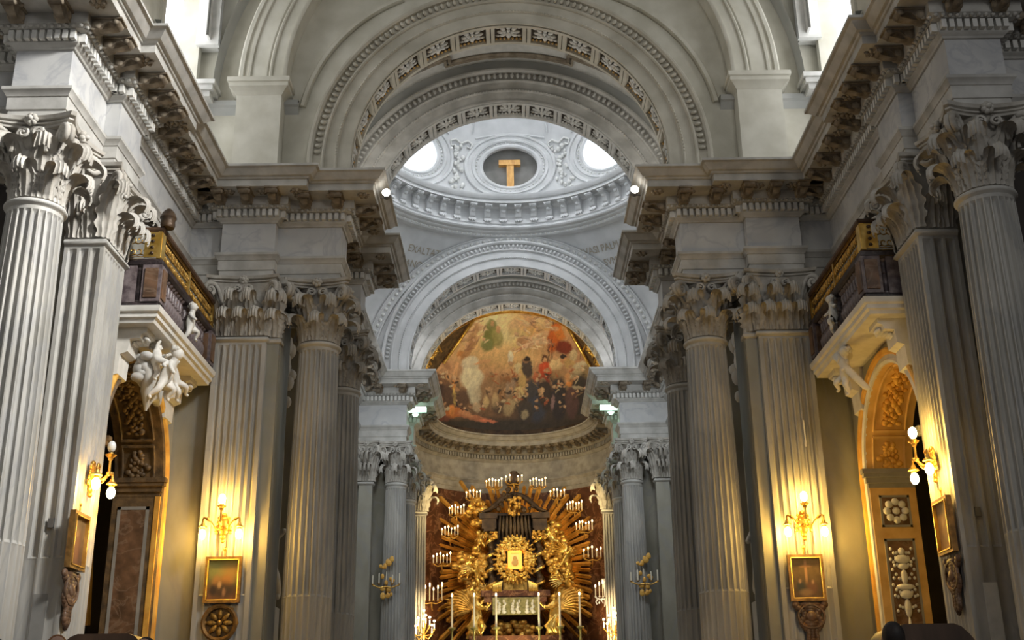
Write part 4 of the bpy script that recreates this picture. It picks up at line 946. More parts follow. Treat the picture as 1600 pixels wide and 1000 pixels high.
def wing_mesh(m):
    mb = MB()
    for i in range(9):
        t = i / 8; a = radians(70 - 85 * t); L = .75 + .45 * sin(pi * (t * .8 + .1))
        p = [Vector((.06, 0, .05 - .0 * t)), Vector((L * .5 * cos(a), .06, L * .5 * sin(a) + .05)), Vector((L * cos(a - .12), .02, L * sin(a - .12)))]
        mb.tube(p, [.05, .075, .02], 6)
    mb.ball((.18, 0, .12), .22, .07, .2); return mb.mesh('wing', M[m], 60)
WING = {k: wing_mesh(k) for k in ('figure', 'gold', 'goldb')}

CY, CW, CZS = 23.25, 1.95, 6.82
for s in (-1, 1):
    sd = SIDE[s]; X = 7.85; n = 32
    # wall with the arched opening
    mb = MB(); arc = [(CY - CW * cos(pi * i / n), CZS + CW * 1.02 * sin(pi * i / n)) for i in range(n + 1)]; arc = [(CY - CW, FLOORZ)] + arc + [(CY + CW, FLOORZ)]
    out = [(21.0, FLOORZ)] + [(21.0 + (25.84 - 21.0) * i / n, 11.96) for i in range(n + 1)] + [(25.84, FLOORZ)]; N2 = len(arc)
    mb.add([(X, y, z) for y, z in arc] + [(X, y, z) for y, z in out], [(i, i + 1, N2 + i + 1, N2 + i) for i in range(N2 - 1)])
    mb.build(f'wall_nave_{sd}', M['wall'], None, 0, s, kind='structure')
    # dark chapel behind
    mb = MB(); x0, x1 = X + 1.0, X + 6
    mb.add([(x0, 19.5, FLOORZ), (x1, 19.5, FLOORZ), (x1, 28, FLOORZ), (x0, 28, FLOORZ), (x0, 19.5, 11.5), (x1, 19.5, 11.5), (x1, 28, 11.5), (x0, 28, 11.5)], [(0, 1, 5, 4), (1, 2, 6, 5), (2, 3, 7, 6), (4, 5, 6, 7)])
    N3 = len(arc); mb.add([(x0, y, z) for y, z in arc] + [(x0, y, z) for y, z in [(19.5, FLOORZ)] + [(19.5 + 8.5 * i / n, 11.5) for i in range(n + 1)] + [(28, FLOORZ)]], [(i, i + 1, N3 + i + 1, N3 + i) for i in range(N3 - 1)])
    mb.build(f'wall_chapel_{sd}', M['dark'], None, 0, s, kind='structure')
    gilt = s > 0
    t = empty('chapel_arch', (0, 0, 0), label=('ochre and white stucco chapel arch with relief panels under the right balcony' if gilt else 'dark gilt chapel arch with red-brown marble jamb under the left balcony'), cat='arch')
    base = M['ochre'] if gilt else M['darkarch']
    def reveal(r0, r1, xa, xb, z0=None):
        pass
    mb = MB(); pts = [(CY - CW + .0, 6.75)] + arc[1:-1] + [(CY + CW, 6.75)]
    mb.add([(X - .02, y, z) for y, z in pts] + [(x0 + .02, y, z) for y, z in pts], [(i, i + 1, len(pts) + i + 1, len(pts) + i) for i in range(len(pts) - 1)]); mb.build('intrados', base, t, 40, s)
    # face mouldings
    mb = MB(); prof = [(1.0, .0), (1.0, .06), (1.03, .09), (1.05, .05), (1.09, .05), (1.10, .10), (1.14, .12), (1.16, .10), (1.17, .0)]
    def facering(k, o): return lambda u: (X - o, CY - CW * k * cos(pi * u), CZS + CW * 1.02 * k * sin(pi * u))
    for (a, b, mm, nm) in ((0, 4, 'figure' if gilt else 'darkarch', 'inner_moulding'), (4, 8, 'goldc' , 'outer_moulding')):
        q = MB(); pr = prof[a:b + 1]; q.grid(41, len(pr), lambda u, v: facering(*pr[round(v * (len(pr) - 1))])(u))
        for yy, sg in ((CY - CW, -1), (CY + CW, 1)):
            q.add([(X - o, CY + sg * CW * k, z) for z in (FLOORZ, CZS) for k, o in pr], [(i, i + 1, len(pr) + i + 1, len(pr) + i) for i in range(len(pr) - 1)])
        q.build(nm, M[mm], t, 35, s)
    # raised panels with scroll relief on intrados
    random.seed(11)
    for (a0, a1) in ((3, 27), (31, 92), (96, 149), (153, 177)):
        q = MB()
        for r_, h in ((1.0, 0), ):
            for aa in (a0, a1): q.obox((X + .49, CY + (CW - .03) * cos(radians(aa)), CZS + (CW - .03) * 1.02 * sin(radians(aa))), .36, .03, .03, Matrix.Rotation(radians(aa), 3, 'X'))
            for xx in (X + .14, X + .84): q.tube([(xx, CY + (CW - .03) * cos(radians(a0 + (a1 - a0) * i / 10)), CZS + (CW - .03) * 1.02 * sin(radians(a0 + (a1 - a0) * i / 10))) for i in range(11)], .035, 5)
        q.build('panel_frame', M['ochre'] if gilt else M['darkarch'], t, 40, s)
        q = MB(); cnt = int((a1 - a0) * 1.1)
        for i in range(cnt):
            aa = radians(a0 + 4 + (a1 - a0 - 8) * (i + .5) / cnt); xx = X + .49 + .22 * sin(i * 1.9) * random.uniform(.3, 1)
            q.ball((xx, CY + (CW - .035) * cos(aa), CZS + (CW - .035) * 1.02 * sin(aa)), random.uniform(.04, .09), random.uniform(.04, .07), random.uniform(.04, .09), 7, 5)
        q.build('scroll_relief', M['goldc'] if gilt else M['darkarch'], t, 60, s)
    # impost mouldings
    for yy, sg in ((CY + CW, 1), (CY - CW, -1)):
        im = MB()
        for (z0, z1, o) in ((6.62, 6.72, .03), (6.72, 6.84, .08), (6.84, 6.92, .14), (6.92, 7.02, .17)):
            ya, yb = (yy - o, yy + .01) if sg > 0 else (yy - .01, yy + o); im.box(X - o, x0, ya, yb, z0, z1)
        im.build('impost', M['niche'] if gilt else M['darkarch'], t, 0, s)
        jb = MB(); y1 = yy
        ya, yb = (yy - .02, yy) if sg > 0 else (yy, yy + .02)
        jb.box(X - .01, x0, ya, yb, FLOORZ, 6.62); jb.build('jamb', M['ochre'] if gilt else M['darkarch'], t, 0, s)
        fr = MB(); yc_ = yy - sg * .045
        def rim(x_0, x_1, z_0, z_1, w_=.05):
            for bx in ((x_0, x_1, z_0, z_0 + w_), (x_0, x_1, z_1 - w_, z_1), (x_0, x_0 + w_, z_0, z_1), (x_1 - w_, x_1, z_0, z_1)): fr.box(bx[0], bx[1], min(yc_, yy), max(yc_, yy), bx[2], bx[3])
        if gilt:
            rim(X + .17, X + .83, 5.75, 6.45); rim(X + .17, X + .83, 1.2, 5.5)
            fr.build('panel_frame', M['niche'], t, 0, s)
            pn = MB(); pn.box(X + .22, X + .78, min(yy - sg * .03, yy), max(yy - sg * .03, yy), 5.8, 6.4); pn.box(X + .22, X + .78, min(yy - sg * .03, yy), max(yy - sg * .03, yy), 1.25, 5.45); pn.build('panel_ground', M['brown'], t, 0, s)
            rl = MB(); random.seed(5)
            for k in range(9):
                a = 2 * pi * k / 8 if k < 8 else 0; rr = .2 if k < 8 else 0; rl.ball((X + .50 + rr * cos(a), yy - sg * .06, 6.1 + rr * sin(a)), .085, .04, .085, 8, 5)
            z = 5.3
            for (w1, h1) in ((.10, .08), (.22, .10), (.16, .07), (.10, .16), (.26, .07), (.18, .10), (.10, .20), (.05, .25), (.22, .08), (.14, .12), (.08, .3), (.05, .35), (.24, .1), (.12, .16), (.2, .1), (.28, .1), (.1, .2)):
                rl.ball((X + .50, yy - sg * .06, z - h1), w1 * .8, .05, h1, 10, 6)
                for q_ in (-1, 1):
                    for _k in range(3): rl.ball((X + .50 + q_ * (.09 + _k * .055 + w1 * .2), yy - sg * .05, z - h1 + .06 * sin(_k * 2 + z * 9) ), .034, .03, .04, 6, 4)
                z -= h1 * 2 * .93
            rl.build('relief', M['ornament'], t, 60, s)
        else:
            rim(X + .17, X + .86, 1.2, 6.4, .07); fr.build('panel_frame', M['niche'], t, 0, s)
            MB().box(X + .24, X + .79, min(yy - sg * .035, yy), max(yy - sg * .035, yy), 1.27, 6.33).build('panel', M['brown'], t, 0, s)
            q = MB().box(X - .05, X + .06, yy - .05, yy, FLOORZ, 6.62); q.build('edge_strip', M['goldc'], t, 0, s)
    if not gilt:
        MB().tube([(x0 + .9, CY + .3 + 1.25 * cos(radians(90 - 6 * i)), 7.4 + 1.3 * sin(radians(90 - 6 * i))) for i in range(-2, 17)], .035, 6).build('gilt_inner_rim', M['gold'], t, 60, s)

# ---- balconies
def turned(prof, n=10): return MB().lathe(prof, n)
BAL = turned([(.06, 0), (.10, 0), (.10, .06), (.05, .09), (.085, .2), (.10, .28), (.06, .40), (.045, .44), (.07, .47), (.045, .5), (.07, .62), (.05, .70), (.10, .74), (.10, .80), (.0, .80)]).mesh('baluster', M['balm'], 50)
for s in (-1, 1):
    sd = SIDE[s]; XO, XI, Y0, Y1 = 6.93, 7.85, 21.12, 25.5
    t = empty('balcony', (0, 0, 0), label=('dark marble balcony with gilded grille over the dark left chapel arch' if s < 0 else 'dark marble balcony with gilded grille over the ochre right chapel arch'), cat='balcony')
    bp = [(XI, Y0), (XO + .06, Y0), (XO + .06, Y1)]
    def bsweep(prof): q = MB(); sweep(q, bp, [(o, z) for o, z in prof]); return q
    # path runs toward the nave then away, normals already face outward
    bp = [(8.0, Y0 + .08), (XO + .08, Y0 + .08), (XO + .08, Y1 + .0)]
    sl = bsweep([(-.9, 9.26), (-.02, 9.26), (.0, 9.33), (.05, 9.36), (.05, 9.44), (.10, 9.47), (.12, 9.54), (.12, 9.58), (-.9, 9.58)]); sl.box(XO + .1, 7.86, Y0 + .1, Y1, 9.265, 9.57); sl.build('floor_slab', M['figure'], t, 25, s)
    bsweep([(-.25, 9.58), (.04, 9.58), (.04, 9.66), (.0, 9.70), (-.25, 9.70)]).build('plinth', M['darkm'], t, 25, s)
    bsweep([(-.22, 10.44), (.0, 10.44), (.05, 10.48), (.06, 10.56), (.02, 10.60), (-.22, 10.60)]).build('handrail', M['darkm'], t, 25, s)
    for (x, y) in ((XO + .2, Y0 + .2), (XO + .2, Y1 - .25)):
        p = MB().box(x - .19, x + .19, y - .19, y + .19, 9.68, 10.46).build('pedestal', M['balm'], t, 0, s)
        q = MB().box(x - .13, x + .13, y - .215, y - .18, 9.76, 10.38).box(x - .215, x - .18, y - .13, y + .13, 9.76, 10.38).build('inset_panel', M['brown'], p, 0, s)
    MB().box(XI - .4, XI, Y0 + .05, Y0 + .3, 9.68, 10.46).build('pedestal', M['balm'], t, 0, s)
    for i in range(2): use('baluster', BAL, t, (s * (XO + .50 + i * .0), Y0 + .2, 9.68)) if i == 0 else None
    n = 19
    for i in range(n):
        y = Y0 + .55 + (Y1 - Y0 - 1.15) * i / (n - 1)
        if abs(i - 9) < 1: continue
        use('baluster', BAL, t, (s * (XO + .2), y, 9.67))
    # white carved figure at the middle of the balustrade
    p = putto(t, (s * (XO + .02), (Y0 + Y1) / 2 + .1, 9.95), s * -pi / 2, .8, 2, 'figure', name='carved_figure')
    # gilded grille
    g = MB(); xg, z0, z1 = XO + .12, 10.62, 11.20
    def bar(a, b, r=.011): g.tube([a, b], r, 5)
    for z in (z0, z0 + .05, z1 - .05, z1): bar((xg, Y0 + .1, z), (xg, Y1, z)); bar((xg, Y0 + .1, z), (7.8, Y0 + .1, z))
    random.seed(2)
    m_ = 34
    for i in range(m_):
        yc_ = Y0 + .35 + (Y1 - Y0 - .5) * i / m_
        for k in range(2):
            zc_ = z0 + .17 + k * .25; sg = 1 if (i + k) % 2 else -1
            g.tube([(xg, yc_ + sg * r * cos(a), zc_ + r * sin(a)) for a, r in [(j * .7, .012 + .011 * j) for j in range(10)]], .016, 4)
        g.ball((xg, yc_, z0 + .3), .03, .03, .04, 6, 4)
    for i in range(5):
        xc_ = xg + .3 + i * .13
        for k in range(2): g.tube([(xc_ + r * cos(a), Y0 + .1, z0 + .17 + k * .25 + r * sin(a)) for a, r in [(j * .7, .012 + .011 * j) for j in range(9)]], .014, 4)
    g.build('gilded_grille', M['grille'], t, 50, s)
    q = MB()
    for i in range(3):
        y = Y0 + .10 + i * (Y1 - Y0 - .2) / 2; q.box(xg - .03, xg + .05, y - .04, y + .04, z0, z1)
    q.build('grille_post', M['goldb'], t, 0, s)
    q = MB().box(xg - .035, xg + .30, Y0 + .05, Y0 + .08, z0 + .02, z1 - .02).box(xg - .045, xg - .02, Y0 + .07, Y0 + .28, z0 + .02, z1 - .02)
    q.build('corner_plate', M['goldb'], t, 0, s)
    q = MB()
    for k in range(4): q.ball((xg + .14, Y0 + .04, z0 + .1 + k * .13), .045, .03, .035, 8, 5)
    q.build('corner_boss', M['ebony'], t, 60, s)
    bsweep([(-.16, 11.20), (.0, 11.20), (.03, 11.24), (.03, 11.29), (-.16, 11.31)]).build('top_rail', M['wood'], t, 25, s)
    # brackets under the slab
    for (y, nm) in ((21.75, 'near'), (25.0, 'far')):
        poly = [(0, 0), (-.62, 0), (-.62, -.10), (-.52, -.14), (-.50, -.22), (-.30, -.24), (-.28, -.5), (-.14, -.55), (-.12, -.95), (0, -1.0)]
        q = MB(); q.prism(poly, lambda a, b: (7.85 + a, y - .28, 9.26 + b), lambda a, b: (7.85 + a, y + .28, 9.26 + b)); br = q.build('bracket', M['figure'], t, 25, s)
        q = MB(); 
        for k in range(5): q.ball((7.3 + k * .07, y, 9.08 - k * .03), .06, .16, .05, 8, 5)
        q.build('bracket_leaf', M['ornament'], br, 60, s)
t = empty('sculpture_group', (-7.42, 22.55, 8.52), label='white marble putti and drapery clustered under the left balcony above the dark chapel arch', cat='sculpture')
random.seed(4)
mb = MB()
for i in range(9):
    a = i * .55; mb.tube([(-.15 + .1 * sin(a), -.5 + .12 * i, .35 - .05 * i), (.05 + .05 * cos(a), -.45 + .12 * i, .05 - .03 * i), (.02, -.25 + .09 * i, -.35), (.0, -.1 + .05 * i, -.7 + .05 * i)], [.06, .13, .11, .03], 8)
mb.ball((-.1, 0, .1), .22, .6, .30)
for i in range(16): mb.ball((random.uniform(-.1, .25), random.uniform(-.7, .7), random.uniform(-.3, .35)), random.uniform(.08, .15), None, random.uniform(.06, .12), 8, 6)
mb.build('drapery', M['stone'], t, 60)
putto(t, (.28, -.55, .2), pi / 2 + .5, .9, 1, tilt=(0, .7)); putto(t, (.34, .55, .1), pi / 2 - .3, .9, 0, tilt=(0, -.6)); putto(t, (.32, -.05, -.05), pi / 2, 1.05, 2, tilt=(.3, 0))
t = empty('scroll_bracket_figure', (7.3, 23.3, 8.75), label='white carved scroll figure clinging under the right balcony above the ochre arch', cat='sculpture')
mb = MB(); mb.tube([(-.05, .28, .42), (-.20, .2, .40), (-.34, .0, .28), (-.30, -.12, .05), (-.12, -.18, -.2), (.05, -.22, -.42), (.12, -.30, -.52)], [.10, .13, .12, .09, .08, .07, .03], 10)
mb.tube([(-.3, .1, .38), (-.42, .0, .30), (-.40, -.08, .2), (-.34, -.05, .24)], [.1, .09, .06, .03], 8)
mb.build('scroll', M['figure'], t, 60); putto(t, (-.25, .1, -.1), -pi / 2, .95, 1, tilt=(0, .5))
t = empty('perched_finial', (-6.95, 21.25, 11.3), label='dark pointed knob on the near corner of the left balcony rail', cat='finial')
MB().lathe([(.0, 0), (.13, 0), (.15, .06), (.14, .16), (.17, .22), (.12, .34), (.05, .42), (0, .44)], 14).build('knob', M['ebony'], t)

# ---- sconces, pictures, cartouches
def sconce(loc, rz, label, k=1.0, off=()):
    """local: wall plane y=0, projects toward -Y"""
    t = empty('wall_sconce', loc, rz, label=label, cat='wall lamp', group='gilt three-lamp sconces on the pilasters')
    mb = MB()
    for z, r in ((.22, .07), (.12, .10), (0, .12), (-.12, .10), (-.24, .07), (-.34, .045)): mb.ball((0, -.05, z), r, .05, r * 1.0, 8, 6)
    for s in (-1, 1):
        for q in range(4): mb.ball((s * (.10 + .02 * q), -.06, .16 - .1 * q), .045, .03, .055, 7, 4)
    mb.build('backplate', M['gold'], t, 60)
    arms = [((0, -.35, .34), 1), ((-.40, -.28, -.02), -1), ((.40, -.28, -.02), -1)]
    for i, ((x, y, z), up) in enumerate(arms):
        if up > 0: path = [(0, -.05, 0), (0, -.22, -.06), (0, -.34, .05), (0, -.35, .2), (x, y, z)]
        else: path = [(0, -.05, .02), (x * .3, -.16, -.10), (x * .6, -.25, .06), (x * .9, -.28, .14), (x, -.28, .10), (x, y, z)]
        a = MB(); pp = [Vector(p) for p in path]; cr = []
        for j in range(len(pp) - 1):
            for q in range(4):
                tt = q / 4; p0 = pp[max(0, j - 1)]; p1 = pp[j]; p2 = pp[j + 1]; p3 = pp[min(len(pp) - 1, j + 2)]
                cr.append(.5 * ((2 * p1) + (p2 - p0) * tt + (2 * p0 - 5 * p1 + 4 * p2 - p3) * tt * tt + (3 * p1 - p0 - 3 * p2 + p3) * tt ** 3))
        cr.append(pp[-1]); a.tube(cr, .022, 7); a.ball(cr[len(cr) // 2], .04); ar = a.build('arm', M['gold'], t, 60)
        c = MB().lathe([(.0, -.06), (.035, -.05), (.05, 0), (.09, .03), (.10, .05), (.05, .06), (.045, .09)] if up > 0 else [(.045, -.09), (.05, -.06), (.10, -.05), (.085, -.02), (.05, .0), (.035, .05), (0, .06)], 12, (x, y, z)); c.build('cup', M['gold'], ar)
        lit = i not in off
        b = MB(); zz = z + up * (.10 + .10)
        b.ball((x, y, zz), .075, .075, .11, 10, 8); bb = b.build('bulb', M['bulb' if lit else 'bulboff'], ar, 60)
    return t
def cartouche(loc, rz, label, kind):
    if kind == 'round':
        t = empty('carved_roundel', loc, rz, label=label, cat='carving')
        MB().lathe([(.30, .0), (.36, -.02), (.40, -.06), (.36, -.10), (.31, -.08), (.30, -.03)], 28, axis='Y').build('rim', M['frame'], t)
        mb = MB()
        for k in range(8):
            a = 2 * pi * k / 8; R3 = Matrix.Rotation(-a, 3, 'Y'); mb.ball(R3 @ Vector((.18, -.04, 0)), .11, .035, .055, 9, 6, R3)
        mb.ball((0, -.06, 0), .06, .05, .06).build('petals', M['grille'], t, 60)
        MB().lathe([(.0, -.01), (.32, -.01)], 24, axis='Y').build('ground', M['ebony'], t)
        mb = MB()
        for x, z, r in ((0, -.48, .08), (0, -.56, .05), (-.34, .0, .07), (.34, 0, .07), (-.24, .28, .05), (.24, .28, .05)): mb.ball((x, -.03, z), r, .04, r)
        mb.build('scroll', M['frame'], t, 60)
    else:
        t = empty('carved_cartouche', loc, rz, label=label, cat='carving'); mb = MB()
        for i in range(15):
            v = i / 14; wd = .38 * (1 - v) ** .6 * (.75 + .25 * cos(v * 14)); 
            for s in (-1, 1): mb.ball((s * wd * .8, -.04, .3 - v * .85), .09 * (1 - v * .5), .05, .08, 8, 5)
            mb.ball((0, -.05, .3 - v * .85), max(.03, wd * .6), .04, .07, 8, 5)
        mb.build('body', M['brown'], t, 60)
        MB().tube([(.28 * cos(a), -.07, .05 + .24 * sin(a)) for a in [2 * pi * i / 24 for i in range(25)]], .03, 6, False).ball((0, -.07, .05), .12, .05, .12).build('medallion', M['brown'], t, 60)
    return t
def canvas(kind):
    S = []
    if kind == 'moses': bgc = lambda x, y: blend((.20, .22, .07), (.16, .07, .03), min(1, max(0, (y - .3) / .5)));  S = [(.5, .2, .5, .2, 0, (.28, .27, .08), .6, .7), (.75, .3, .3, .2, 0, (.45, .24, .05), .6, .8), (.3, .55, .13, .16, 0, (.42, .20, .06), .4, .8), (.62, .52, .2, .14, 0, (.46, .19, .04), .4, .8), (.5, .75, .4, .18, 0, (.05, .03, .02), .4, .8), (.4, .62, .06, .08, 0, (.6, .36, .16), .4, .9), (.55, .8, .05, .1, 0, (.38, .2, .1), .4, .9), (.2, .75, .1, .12, 0, (.03, .02, .02), .4, .9)]
    elif kind == 'cross': bgc = lambda x, y: blend((.24, .15, .05), (.07, .045, .03), min(1, y)); S = [(.5, .34, .035, .30, 0, (.55, .30, .14), .3, 1), (.5, .22, .2, .03, 0, (.45, .24, .10), .3, 1), (.5, .15, .04, .05, 0, (.5, .26, .12), .3, 1), (.3, .72, .14, .16, 0, (.04, .05, .05), .4, .9), (.66, .74, .16, .14, 0, (.20, .09, .05), .4, .9), (.45, .85, .2, .08, 0, (.32, .2, .1), .4, .8), (.28, .58, .04, .05, 0, (.5, .3, .16), .4, .9), (.70, .6, .04, .05, 0, (.5, .3, .16), .4, .9)]
    elif kind == 'dim': bgc = lambda x, y: blend((.30, .17, .06), (.10, .045, .025), min(1, y)); S = [(.5, .6, .2, .3, 0, (.26, .10, .05), .4, .8), (.45, .35, .08, .08, 0, (.4, .22, .1), .4, .8)]
    else: bgc = lambda x, y: blend((.42, .27, .13), (.30, .18, .08), min(1, y)); S = [(.5, .5, .25, .3, 0, (.38, .23, .11), .5, .8), (.4, .4, .08, .1, 0, (.5, .34, .18), .4, .7)]
    def fn(x, y):
        c = bgc(x, y); n = fbm(x * 9, y * 9); c = tuple(q * (.7 + .6 * n) for q in c)
        for s in S: c = stroke2(c, x, y, *s)
        return c
    return fn
def stroke2(c, x, y, cx, cy, rx, ry, rot, col, soft, k):
    d = sqrt(((x - cx) / rx) ** 2 + ((y - cy) / ry) ** 2)
    if d > 1 + soft: return c
    return blend(c, col, k * (1 if d < 1 - soft else (1 + soft - d) / (2 * soft)))
def picture(loc, rz, wd, h, kind, label):
    t = empty('framed_painting', loc, rz, label=label, cat='painting')
    mb = MB(); o = MB().grid(26, 32, lambda u, v: ((u - .5) * wd, -.05, (v - .5) * h)).build('canvas', M['paint'], t, 0)
    fn = canvas(kind); paint_mesh(o, lambda co: fn(co.x / wd + .5, .5 - co.z / h))
    fr = MB(); W, H, b = wd / 2, h / 2, .055
    for (x0_, x1_, z0_, z1_) in ((-W - b, W + b, H, H + b), (-W - b, W + b, -H - b, -H), (-W - b, -W, -H, H), (W, W + b, -H, H)):
        fr.box(x0_, x1_, -.10, 0, z0_, z1_)
    fr.build('frame', M['frame'], t, 0)
    il = MB()
    for (x0_, x1_, z0_, z1_) in ((-W, W, H - .02, H), (-W, W, -H, -H + .02), (-W, -W + .02, -H, H), (W - .02, W, -H, H)): il.box(x0_, x1_, -.115, -.04, z0_, z1_)
    il.build('inner_gilt_edge', M['goldb'], t, 0)
    MB().tube([(0, -.03, H + b), (0, -.03, H + b + .12)], .015).ball((0, -.03, H + b + .16), .04, .02, .05).build('hanger', M['gold'], t, 60)
    return t
sconce((-6.42, 25.48, 6.0), 0, 'three-lamp gilt sconce above the picture with a green sky, all lamps lit')
sconce((6.36, 25.48, 5.90), 0, 'three-lamp gilt sconce above the small crucifixion painting, all lamps lit')
sconce((-7.62, 20.35, 6.02), pi / 2, 'gilt sconce beside the nearest left column with its upper bulb unlit', off=(0,))
sconce((7.62, 20.45, 6.12), -pi / 2, 'gilt sconce beside the nearest right column with three blazing bulbs')
picture((-6.35, 25.48, 4.83), 0, .68, .88, 'moses', 'gilt-framed picture with dark crowd under a green sky, above the round gilt carving')
picture((6.32, 25.48, 4.72), 0, .66, .88, 'cross', 'small gilt-framed crucifixion painting below the right sconce')
picture((-7.60, 19.98, 4.80), pi / 2 , .62, .86, 'dim', 'dim brown framed painting on the left pier beside the nearest column')
picture((7.60, 20.28, 4.93), -pi / 2, .62, .86, 'pale', 'pale brown framed painting on the right pier beside the nearest column')
cartouche((-6.36, 25.48, 3.92), 0, 'round gilt flower carving below the picture with green sky', 'round')
cartouche((6.34, 25.46, 3.85), 0, 'brown carved cartouche below the crucifixion painting', 'c')
cartouche((-7.62, 19.95, 3.92), pi / 2, 'brown carved cartouche below the dim painting on the left pier', 'c')
cartouche((7.62, 20.25, 4.02), -pi / 2, 'brown carved cartouche below the pale painting on the right pier', 'c')
tag(MB().tube([(6.62, 25.50, 7.65), (6.60, 25.44, 8.25)], .018, 6).build('taper', M['wax'], None), 'thin white taper leaning on the right sconce pilaster', 'taper')
for s in (-1, 1):
    o = MB().box(-.12, .12, -.04, .0, -.9, .9).build('tall_notice', M['ornament'] if s > 0 else M['niche']); o.location = (s * 8.02, 19.88, 3.0); tag(o, f'pale narrow slab standing on the {SIDE[s]} pier beside the nearest column', 'slab')
    o = MB().box(-.05, .05, -.05, 0, -.08, .08).build('speaker', M['iron']); o.location = (s * 8.0, 19.88, 5.1); tag(o, f'tiny dark box fixed to the {SIDE[s]} pier strip', 'box')
    # statue corner glimpsed behind D
    st = empty('niche_statue', (s * 6.0, 27.9, 4.6), label=f'white marble statue glimpsed between the sconce pilaster and the front arch column, {SIDE[s]} side', cat='statue')
    p, e, r = putto_parts(0, 1.9); o = skin('body', p, e, r, M['figure'], st); o.location = (0, 0, .9)
    MB().lathe([(.32, -.1), (.30, .1), (.22, .5), (.26, .9), (.2, 1.1), (0, 1.15)], 14).build('robe', M['figure'], st, 60)
    MB().box(-.35, .35, -.35, .35, FLOORZ - 4.6, -.1).build('pedestal', M['greyp'], st, 0)
# objects inside the chapels
for s in (-1, 1):
    o = MB().tube([(0, 0, 1.2), (.02, 0, .9), (-.18, 0, .3), (-.05, 0, -.4), (.2, 0, -.9)] if s > 0 else [(0, 0, .9), (.05, 0, .2), (.12, 0, -.9)], .07, 6).build('scrolled_edge', M['niche'] if s > 0 else M['goldc'])
    o.location = (s * (10.2 if s > 0 else 9.7), 26.5, 5.3 if s > 0 else 4.9); tag(o, f'thin pale scrolled edge of an altar frame inside the dark {SIDE[s]} chapel', 'moulding')
    t = empty('confessional', (s * 5.88, 17.0, 0), label=f'dark wooden confessional with rounded top at the bottom edge, {SIDE[s]} side', cat='confessional')
    MB().box(-.55, .55, 0, .9, FLOORZ, 2.7).build('body', M['wood'], t, 0)
    pr = [(-.62, 2.68), (-.62, 2.76), (-.56, 2.84), (-.46, 2.94), (-.36, 2.98), (.36, 2.98), (.46, 2.94), (.56, 2.84), (.62, 2.76), (.62, 2.68)]
    MB().prism(pr, lambda a, b: (a, -.08, b), lambda a, b: (a, .95, b)).build('canopy', M['wood'], t, 30)
    MB().box(-.25, .25, -.02, .01, .9, 2.5).build('curtain', M['cloth'], t, 0)

# ---- people at the bottom edge (only the tops of their heads reach the picture)
def person(loc, hairm, label, rz=0, h=1.74):
    t = empty('person', (loc[0], loc[1], FLOORZ), rz, label=label, cat='person')
    k = h / 1.74
    P = [(0, 0, .92), (0, 0, 1.12), (0, .01, 1.32), (0, .02, 1.44), (0, .0, 1.52), (0, -.01, 1.62), (.17, .01, 1.38), (.23, .02, 1.12), (.22, -.06, .88), (.22, -.08, .78), (-.17, .01, 1.38), (-.23, .02, 1.12), (-.22, -.06, .88), (-.22, -.08, .78), (.10, 0, .86), (.11, -.01, .48), (.11, .02, .09), (.12, -.12, .04), (-.10, 0, .86), (-.11, -.01, .48), (-.11, .02, .09), (-.12, -.12, .04)]
    E_ = [(0, 1), (1, 2), (2, 3), (3, 4), (4, 5), (2, 6), (6, 7), (7, 8), (8, 9), (2, 10), (10, 11), (11, 12), (12, 13), (0, 14), (14, 15), (15, 16), (16, 17), (0, 18), (18, 19), (19, 20), (20, 21)]
    R_ = [(.15, .11), (.14, .10), (.16, .11), .065, .055, .088, .07, .048, .035, .03, .07, .048, .035, .03, .09, .06, .045, .04, .09, .06, .045, .04]
    b = skin('body', [tuple(q * k for q in p) for p in P], E_, R_, M['skin'], t, 1)
    hd = MB(); hd.ball((0, -.01, 1.655 * k), .078, .098, .118, 20, 14); hd.ball((0, -.105, 1.645 * k), .016, .02, .028)
    for s in (-1, 1): hd.ball((s * .08, .0, 1.65 * k), .012, .022, .032)
    hd.build('head', M['skin'], t, 180)
    hr = MB(); hr.ball((0, .028, 1.672 * k), .088, .10, .118, 24, 16); hr.ball((0, .05, 1.60 * k), .08, .07, .12, 20, 12); (lambda *a, **k_: None)(24, 12, lambda u, v: ((.089 + .004 * sin(u * 60)) * cos(2 * pi * u) * sin(pi * .62 * v + .01), .008 + (.109 + .004 * sin(u * 50)) * sin(2 * pi * u) * sin(pi * .62 * v + .01), 1.667 * k + .122 * cos(pi * .62 * v * (1.0 if sin(2 * pi * u) > -.2 else .62))), cu=True); hr.build('hair', hairm, t, 180)
    ct = MB().lathe([(.10, 1.47 * k), (.20, 1.42 * k), (.24, 1.3 * k), (.23, 1.0), (.24, .72)], 20); ct.v = [(x, y * .62, z) for x, y, z in ct.v]; ct.build('coat', M['cloth'], t, 60)
    return t
person((-3.66, 9.5), M['ginger'], 'person with auburn hair at the bottom left, only the crown of the head showing', .4, 1.68)
person((-3.02, 9.7), M['hair'], 'person with black hair beside the left confessional, crown of the head showing', 0, 1.67)
person((3.0, 9.5), M['hair'], 'person with black hair in front of the right confessional, crown of the head showing', pi, 1.70)
person((-4.12, 9.4), M['hair'], 'person with dark hair cut off at the bottom left corner', 0, 1.65)
